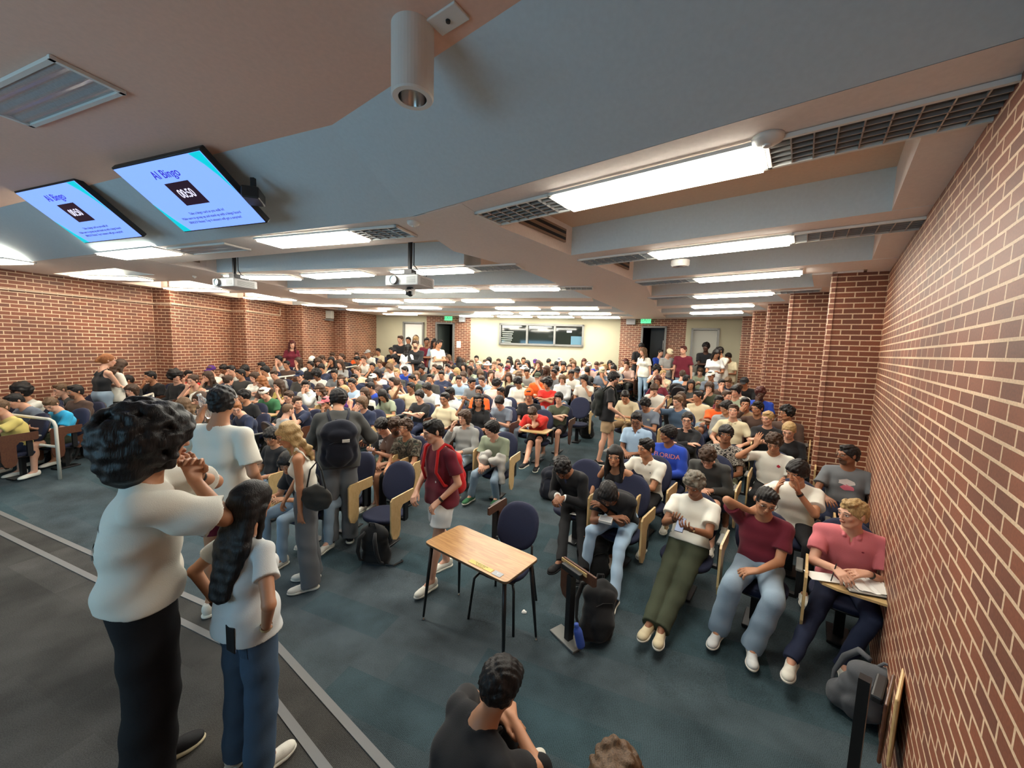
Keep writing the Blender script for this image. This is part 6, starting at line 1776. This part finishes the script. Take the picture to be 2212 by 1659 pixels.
go('wtee', 480, 868, dict(ST, shirt='W', hair='qk', skin=2, pants='M', legs='shorts', shoes='W', lean=0, bend=4, hy=25, hp=4, loose=.024, sw=.185, slen=.22, wl=(.34, -.20, 1.45), epl=(1, .0, -1), hdl=(-.1, -.3, 1), wr=(-.2, -.15, .98), curl=50, wrk=.007),
   'man from behind in plain white t-shirt holding up a clear plastic bottle', az_=5, zb=.15, sc=1.07, at=at_y(480, 868, 3.15), h=.007)
go('blondst', 622, 940, dict(ST, shirt='W', sleeve='tank', crop=1, hair='wl', skin=2, fem=True, sw=.15, pants='X', wide=.03, shoes='W', lean=6, bend=8, lk=-75, hp=22, wr=(-.20, -.22, .90), wl=(.18, -.05, .86)),
   'standing woman with long blond hair, white ruffled crop top, wide grey trousers', az_=248, zb=0, sc=.98, h=.0065)
go('walker', 936, 932, dict(ST, shirt='M', hair='qk', skin=1, pants='I', legs='shorts', wide=.02, shoes='W', lean=3, bend=6, lk=-68, hp=14, loose=.018, wr=(-.16, -.20, .98), wl=(.17, -.16, .96), al=(.10, -.20, .09), ar=(-.10, .16, .09), sw=.185, curl=35),
   'walking man in maroon t-shirt and white shorts with a red backpack', az_=222, zb=0, sc=1.0, h=.006)
go('north', 732, 864, dict(ST, shirt='D', sleeve='long', hair='gk', skin=2, pants='X', wide=.025, shoes='K', lean=12, bend=16, hy=-20, hp=25, girth=1.15, sw=.19, loose=.03, wr=(-.3, -.35, 1.05), wl=(.2, -.4, 1.0)),
   'big man in charcoal shirt leaning over the row, wearing a navy backpack', az_=335, zb=.05, sc=1.03, at=at_y(732, 864, 4.75), h=.0075)
go('aisle', 1326, 818, dict(ST, shirt='K', hair='gk', skin=1, beard=1, glasses=1, pants='T', legs='shorts', shoes='K', lk=60, hp=8, lean=2, bend=5, wr=(-.18, -.22, 1.0), wl=(.18, -.1, .88), al=(.1, -.15, .09), ar=(-.1, .12, .09)),
   'man in black t-shirt and tan shorts with black backpack standing in the aisle', az_=100, sc=1.0, h=.008)
# on the stage edge, bottom of the photograph -----------------------------------------
go('edge', 1084, 1462, dict(shirt='K', collar=1, hair='gk', skin=2, pants='K', lean=16, bend=16, hy=10, hp=14, wr=(.06, -.36, .80), wl=(.10, -.33, .78), epl=(1, -.1, -.3), epr=(-1, 0, -.3), hdr=(.8, -.4, 0), hdl=(-.8, -.4, 0), curl=45, girth=1.05, sw=.185, ar=(-.14, -.52, .33), al=(.14, -.50, .33), kr=(-.2, -.3, 1.0), kl=(.2, -.3, 1.0), loose=.022),
   'man in black polo shirt seen from behind, sitting at the stage edge', az_=52, zb=-.24, sc=1.0, at=at_y(1084, 1478, 1.72), h=.006)
go('curltop', 1328, 1672, dict(shirt='X', hair='cn', skin=1, pants='K', lean=16, bend=16, hy=0, hp=25, pose='phone', ar=(-.14, -.52, .33), al=(.14, -.50, .33), kr=(-.2, -.3, 1.0), kl=(.2, -.3, 1.0)),
   'curly light brown hair of a person holding a phone at the bottom edge', az_=30, zb=-.24, at=at_y(1328, 1700, 1.30), h=.007)
# prints, accessories -----------------------------------------------------------------
O = lambda k: R_[k][0]
JJ = lambda k: R_[k][1]
chest_text(JJ('florida'), O('florida'), 'FLORIDA', (.75, .25, .2), .085, 0, .06)
blob(JJ('orange'), O('orange'), (.05, .03, .35), [[(-.07, -.02), (.07, -.02), (.03, .01), (0, .035), (-.03, .01)]], 0, .03)
for k, x_ in (('clap', .07), ('hand', .07)):
    blob(JJ(k), O(k), (.45, .03, .05), [ring(.020, .018, w_=.2)], x_, .05, 'chest_emblem')
blob(JJ('skull'), O('skull'), (.5, .5, .5), [ring(.07, .03, 12, -.01, .05, .25), ring(.03, .05, 10, -.06, -.02, .3), ring(.025, .05, 10, .05, .0, .3), ring(.05, .018, 10, .0, -.07, .3)], 0, .02, 'skull_print')
blob(JJ('wall'), O('wall'), (.55, .50, .48), [ring(.075, .035, 12, 0, .05, .15)], 0, .0); blob(JJ('wall'), O('wall'), (.65, .16, .22), [ring(.06, .035, 10, .01, -.01, .2)], 0, .0)
blob(JJ('afro'), O('afro'), (.10, .10, .085), [[(-.12, .02), (-.05, .035), (.06, .015), (.06, .008), (-.05, .027), (-.12, .012)], ring(.04, .012, 10, .03, -.06, .3), ring(.03, .020, 9, .05, -.09, .3), ring(.07, .006, 9, -.02, -.10, .2)], 0, .04, 'back_print', True)
blob(JJ('pink'), O('pink'), (.25, .03, .05), [ring(.009, .007)], .075, .06, 'chest_emblem'); blob(JJ('wpolo'), O('wpolo'), (.12, .16, .22), [ring(.007, .009)], .07, .05, 'chest_emblem')
blob(JJ('slate'), O('slate'), (.42, .42, .36), [ring(.030, .022, 6)], .07, .04, 'chest_print')
blob(JJ('walker'), O('walker'), (.6, .55, .55), [ring(.010, .012, 5)], .06, -.12, 'hem_mark')
def part(name, mb, mat, parent, col=None, smooth=True):
    o = mb.build(name, mat, parent, smooth=smooth)
    if col: setc(o, col)
    return o
# suit: shirt front, tie, white cuffs
o, J = O('suit'), JJ('suit'); sp_ = Vector(J['N'] - J['C']).normalized()
blob(J, o, (.45, .47, .55), [[(-.035, .15), (.035, .15), (.0, -.03)]], 0, .03, 'shirt_front'); blob(J, o, (.02, .03, .08), [[(-.012, .13), (.012, .13), (.016, .0), (0, -.03), (-.016, .0)]], 0, .032, 'tie')
for k in 'rl':
    a, b_ = Vector(J['E' + k]), Vector(J['W' + k]); part('shirt_cuff', MB().tube([a.lerp(b_, .86), a.lerp(b_, .98)], [.043, .040], 14), M_PAPER, o)
# watches and bracelets
def band(key, k, name, mat, r=.030, w_=.022):
    J = JJ(key); a, b_ = Vector(J['E' + k]), Vector(J['W' + k]); d = (b_ - a).normalized()
    q = part(name, MB().tube([b_ - d * (.012 + w_), b_ - d * .012], r, 14, cap=False), mat, O(key))
    return q
for key, k, nm, mt_ in (('pink', 'l', 'watch', M_BLACK), ('olive', 'r', 'wristband', M_BLACK), ('olive', 'l', 'watch', M_CHROME), ('clap', 'l', 'watch', M_BLACK), ('walker', 'l', 'watch', M_BLACK), ('woman', 'r', 'bracelet', M_MAPLE), ('woman', 'l', 'bracelet', M_DARKWD), ('red', 'l', 'watch', M_BLACK), ('black', 'l', 'watch', M_BLACKM), ('green', 'l', 'watch', M_BLACK), ('afro', 'l', 'bracelet', M_BLACK)):
    band(key, k, nm, mt_)
# woman: back pocket with phone, afro man: chain
J = JJ('woman'); tr = [c for c in O('woman').children if c.name.startswith('trousers')][0]
for s_ in (-1, 1):
    m = MB(); n = 6
    for i in range(n + 1):
        for j in range(n + 1): m.v.append((-.055 + .11 * i / n, -.06 + .12 * j / n, 0))
    for i in range(n):
        for j in range(n): k = i * (n + 1) + j; m.f.append((k, k + 1, k + n + 2, k + n + 1)); m.mi.append(0)
    q = m.build('back_pocket', M_DENIM, O('woman')); q.matrix_basis = decal_M(J, s_ * .075, -.37, True); setc(q, (.045, .075, .12)); project_on(q, tr, .003)
t = phone_obj(); tag(t, 'phone sticking out of the back pocket of the woman with hands on hips', 'phone'); t.matrix_world = O('woman').matrix_basis @ T4((-.080, .132, J['P'][2] - .015), 0, math.radians(90))
# worn backpacks
def worn(key, col, label, sc=.95, back=.12, zz=-.30, tilt=-4, logo=False, **k):
    o, J = O(key), JJ(key); p_ = Vector(J['C']); M = o.matrix_basis @ T4((p_.x, p_.y + back + .06, p_.z + zz), math.radians(180), math.radians(tilt))
    b_ = backpack(M, col, label, straps=False, sc=sc, logo=logo, h=.009)
    for s in (-1, 1):
        N_ = Vector(J['N']); S_ = Vector(J['S' + ('r' if s < 0 else 'l')]); q0 = N_.lerp(S_, .55)
        pts = [Vector((s * .07, back + p_.y + .02, p_.z + .12)), q0 + Vector((0, .07, .035)), q0 + Vector((0, 0, .072)), q0 + Vector((0, -.085, .02)), Vector((s * .115, p_.y - .15, p_.z - .0)), Vector((s * .16, p_.y - .08, p_.z - .14)), Vector((s * .13, p_.y + back, p_.z - .2))]
        m = MB(); Mi = M.inverted() @ o.matrix_basis; m.tube([Mi @ q for q in pts], .016, 8); st = m.build('shoulder_strap', M_CLOTH, b_, smooth=True); setc(st, col)
    return b_
worn('walker', (.50, .012, .015), 'bright red backpack with a small white emblem on the walking man', tilt=-8, logo=True)
worn('north', (.010, .012, .022), 'dark navy backpack with a white logo on the leaning man', sc=1.08, tilt=18, logo=True)
worn('aisle', (.012, .014, .012), 'black backpack worn by the man standing in the aisle', sc=1.0)
# held things
def heldphone(key, label, dz=.03, dy=-.10):
    J = JJ(key); c_ = (Vector(J['Wr']) + Vector(J['Wl'])) / 2 + Vector((0, dy, dz)); t = phone_obj(); t.matrix_world = O(key).matrix_basis @ Matrix.Translation(c_) @ rx(40) @ Matrix.Rotation(math.radians(180), 4, 'Z'); tag(t, label, 'phone')
heldphone('olive', 'dark phone in the hands of the slouching man with olive trousers'); heldphone('skull', 'phone held by the person with the white chest print')
heldphone('slate', 'phone held by the man in the blue grey t-shirt'); heldphone('curltop', 'phone lit up above the curly hair at the bottom edge', .06, -.10)
# clear bottle
J = JJ('wtee'); t = empty('plastic_bottle'); Mg, ntg, bg = nodes('clear_plastic'); bg.inputs['Base Color'].default_value = (.85, .88, .9, 1); bg.inputs['Roughness'].default_value = .08; bg.inputs['Transmission Weight'].default_value = .85; bg.inputs['IOR'].default_value = 1.3
MB().lathe([(0, -.10), (.03, -.10), (.032, -.08), (.029, -.04), (.032, -.02), (.032, .03), (.026, .06), (.014, .085), (.014, .10)], n=20).build('body', Mg, t, smooth=True); MB().lathe([(.015, .095), (.016, .11), (0, .112)], n=16).build('cap', M_PAPER, t)
t.matrix_world = O('wtee').matrix_basis @ T4((J['Wl'][0] + .0, J['Wl'][1] - .06, J['Wl'][2] + .10), 0, math.radians(-10), math.radians(20)); tag(t, 'clear plastic water bottle held up by the man in the white t-shirt', 'bottle')
# pink polo: notebook, sheet, pen on his tablet
o = O('pink'); Mo = o.matrix_basis
t = empty('open_notebook'); nb = MB()
for s in (-1, 1):
    for k in range(6):
        x0, x1 = s * .155 * k / 6, s * .155 * (k + 1) / 6; z0, z1 = .012 * math.sin(math.pi * min(1, (k) / 4)) ** .5 if k else 0, .012 * math.sin(math.pi * min(1, (k + 1) / 7)) ** .5
        nb.quad((x0, -.11, z0), (x1, -.11, z1), (x1, .11, z1), (x0, .11, z0))
nb.box((0, 0, -.006), (.32, .225, .008)); nb.build('pages', M_PAPER, t, smooth=False); MB().box((0, 0, -.013), (.325, .232, .004)).build('cover', M_BLACK, t)
t.matrix_world = Mo @ T4((.10, -.36, .722), math.radians(20)); tag(t, 'open notebook with blank pages on the tablet desk of the pink polo man', 'notebook')
t = MB().box((0, 0, 0), (.20, .13, .003)).build('paper_sheet', M_PAPER); t.matrix_world = Mo @ T4((-.17, -.42, .712), math.radians(25)); tag(t, 'loose white paper sheet under the writing hand of the pink polo man', 'paper')
t = MB().tube([(0, 0, 0), (0, 0, .14)], .004, 8).build('pen', M_BLACK); t.matrix_world = Mo @ T4((-.12, -.47, .72), 0, math.radians(-25), math.radians(10)); tag(t, 'black pen in the hand of the pink polo man', 'pen')
# hoodie on the lap of the man in green, handbag on the blond woman, white box on the lap of the man in black
f = Field(); curls(f, 26, (0, 0, 0), (.16, .10, .07), .05, -.2, 4, False, .03); f.cap((.15, 0, 0), (.20, -.05, -.30), .06, .05, k=.04); f.disp = wave(.010, 30); V, Q = f.mesh(.009)
t = obj('folded_hoodie', mk_mesh('folded_hoodie', V, Q, M_CLOTH)); setc(t, (.42, .41, .38)); t.matrix_world = O('green').matrix_basis @ T4((.02, -.26, .70)); tag(t, 'grey hoodie bunched on the lap of the man in sage green', 'hoodie')
f = Field(); f.ell((0, 0, 0), (.16, .06, .13), None, .02); f.disp = wave(.006, 40); V, Q = f.mesh(.008); t = obj('handbag', mk_mesh('handbag', V, Q, M_CLOTH)); setc(t, (.03, .028, .024)); t.matrix_world = O('blondst').matrix_basis @ T4((.24, .10, 1.02), math.radians(60)); tag(t, 'dark woven shoulder bag on the standing blond woman', 'handbag')
o = MB().tube([(-.10, 0, .10), (-.06, 0, .28), (.0, .02, .36), (.06, 0, .28), (.10, 0, .10)], .008, 6).build('strap', M_CLOTH, t, smooth=True); setc(o, (.03, .028, .024))
t = empty('small_white_box'); MB().box((0, 0, 0), (.13, .08, .035)).build('box', M_PAPER, t, bevel=.003); MB().box((0, 0, .0185), (.12, .07, .002)).build('lid_label', MAT['plate_grey'], t)
t.matrix_world = O('black').matrix_basis @ T4((.0, -.40, .68), math.radians(10), math.radians(20)); tag(t, 'small white box on the lap of the man in the black t-shirt', 'box')
t = MB().box((0, 0, 0), (.10, .07, .003)).build('paper_card', M_PAPER); t.matrix_world = O('suit').matrix_basis @ T4((.09, -.20, .455), .2); tag(t, 'white card on the seat edge between the legs of the suited man', 'card')
# open laptop of the woman in pale green
# chairs for the near sitters
KIND = dict(pink='desk', red='desk')
SHORT = dict(pink='pink polo man', maroon='maroon t-shirt man with glasses', olive='slouching man in olive trousers', black='man in the black t-shirt bent over his lap', suit='man in the black suit', girl='young woman in the black tank top', wpolo='man in the white polo', lpolo='man in the light blue polo', florida='FLORIDA sweatshirt', curly='charcoal hoodie with curly hair', floral='floral patterned shirt', hand='white t-shirt man raising his hand', clap='clapping man in the white t-shirt', wall='bearded man by the right wall', blonde='woman with tied blond hair', bcurl='curly haired man in brown with glasses', brown='smiling man in dark brown', cream='smiling man in cream', orange='bright orange t-shirt', jacket='open black jacket with glasses', slate='blue grey t-shirt man with phone', green='sage green polo', red='bright red t-shirt bent over', hood='grey hoodie with hand at mouth', camo='camouflage t-shirt', skull='white chest print', behind='man behind the camouflage t-shirt', bare='woman with wavy brown hair and tank top', kleft='black fringe left of the blond woman', kleft2='person behind the standing blond woman', tank2='woman between the standing men')
for k, (o, J, p, phi, z0) in R_.items():
    if k in SHORT: chair(Vector((p.x, p.y, z0)), phi, 'blue tablet-arm chair under the ' + SHORT[k], KIND.get(k, 'fold'))
add_people()
# unique labels for the crowd ---------------------------------------------------------
def wc(s): return len(s.replace(',', ' ').split())
ALL = [(q[0], q[1], q[2]) for q in ITEMS]
used = set(); lab = {}
cnt = {}
for q in ITEMS: cnt[(q[2], q[3])] = cnt.get((q[2], q[3]), 0) + 1
for i, q in enumerate(ITEMS):
    x, y, top, hair, c, o, p, phi, std = q
    base = ('standing ' if std else '') + 'person in %s %s' % (top, hair)
    note = c.get('note')
    cand = []
    if note: cand.append('%s, %s' % (base, note))
    cand.append(base) if cnt[(top, hair)] == 1 else None
    nb = sorted(range(len(ITEMS)), key=lambda j: (ITEMS[j][0] - x) ** 2 + 2.2 * (ITEMS[j][1] - y) ** 2)[1:9]
    for j in nb:
        nx, ny, ntop = ITEMS[j][0], ITEMS[j][1], ITEMS[j][2]
        if ntop == top: continue
        dx, dy = nx - x, ny - y
        rel = ('left of' if dx > 0 else 'right of') if abs(dx) > abs(dy) * 1.2 else ('behind' if dy > 0 else 'in front of')
        nh = ITEMS[j][3]
        b2_ = base if wc(base) < 12 else base.replace(' and glasses', '')
        cand.append('%s, %s the %s' % (b2_, rel, ntop)); 
    reg = 'in the far left rows' if x < 500 else ('left of the rear left door' if x < 860 else ('below the rear left door' if x < 1000 else ('below the booth window' if x < 1290 else ('by the rear right door' if x < 1460 else 'near the right brick columns'))))
    cand += ['%s, %s' % (s, reg) for s in [base]] + ['%s, %s, row at mid height' % (base, reg)]
    for s in cand:
        if wc(s) <= 16 and s not in used: break
    else: s = cand[-1]
    if s == base and wc(base + ', ' + reg) <= 16: s = base + ', ' + reg
    used.add(s); tag(o, s, 'person', 'students seated in the lecture hall' if not std else 'people standing at the back and sides')
    q.append(s)
ku = {}
for q in ITEMS:
    x, y, top, hair, c, o, p, phi, std, s = q
    if std: continue
    L = 'blue chair under the ' + s; w_ = L.split()
    for a_, b_ in (('under the person', 'under person'), (' with short', ' with'), ('wearing a ', 'with '), (' and glasses', ''), (', in front of the', ', before the'), ('person in ', '')):
        if len(w_) > 16: L = L.replace(a_, b_); w_ = L.split()
    L = ' '.join(w_[:16]).rstrip(',')
    k = 'desk' if c['pose'] == 'desk' else ('fold' if int(x) % 3 == 0 and x > 380 else 'dark')
    if c.get('back'): phi -= math.pi * .95; o.rotation_euler[2] = phi + math.pi * .95
    chair(Vector((p.x, p.y, floor_z(p.x, p.y))), phi if not c.get('back') else phi + math.pi * .95, L, k)
# laptops in the rows
def laptop(key_rec, label):
    for q in ITEMS:
        if q[4]['rec'].startswith(key_rec):
            t = empty('laptop'); MB().box((0, 0, 0), (.32, .22, .014)).build('keyboard_base', M_BLACK, t, bevel=.004); MB().box((0, -.125, .10), (.32, .010, .21), Matrix.Rotation(math.radians(20), 3, 'X')).build('display_lid', M_BLACK, t, bevel=.004)
            t.matrix_world = q[5].matrix_basis @ T4((0, -.42, .74)); tag(t, label, 'laptop')
laptop('831 854', 'black laptop in front of the long-haired person in sage green')
laptop('1578 771', 'dark open laptop held by the standing person by the rear right wall')
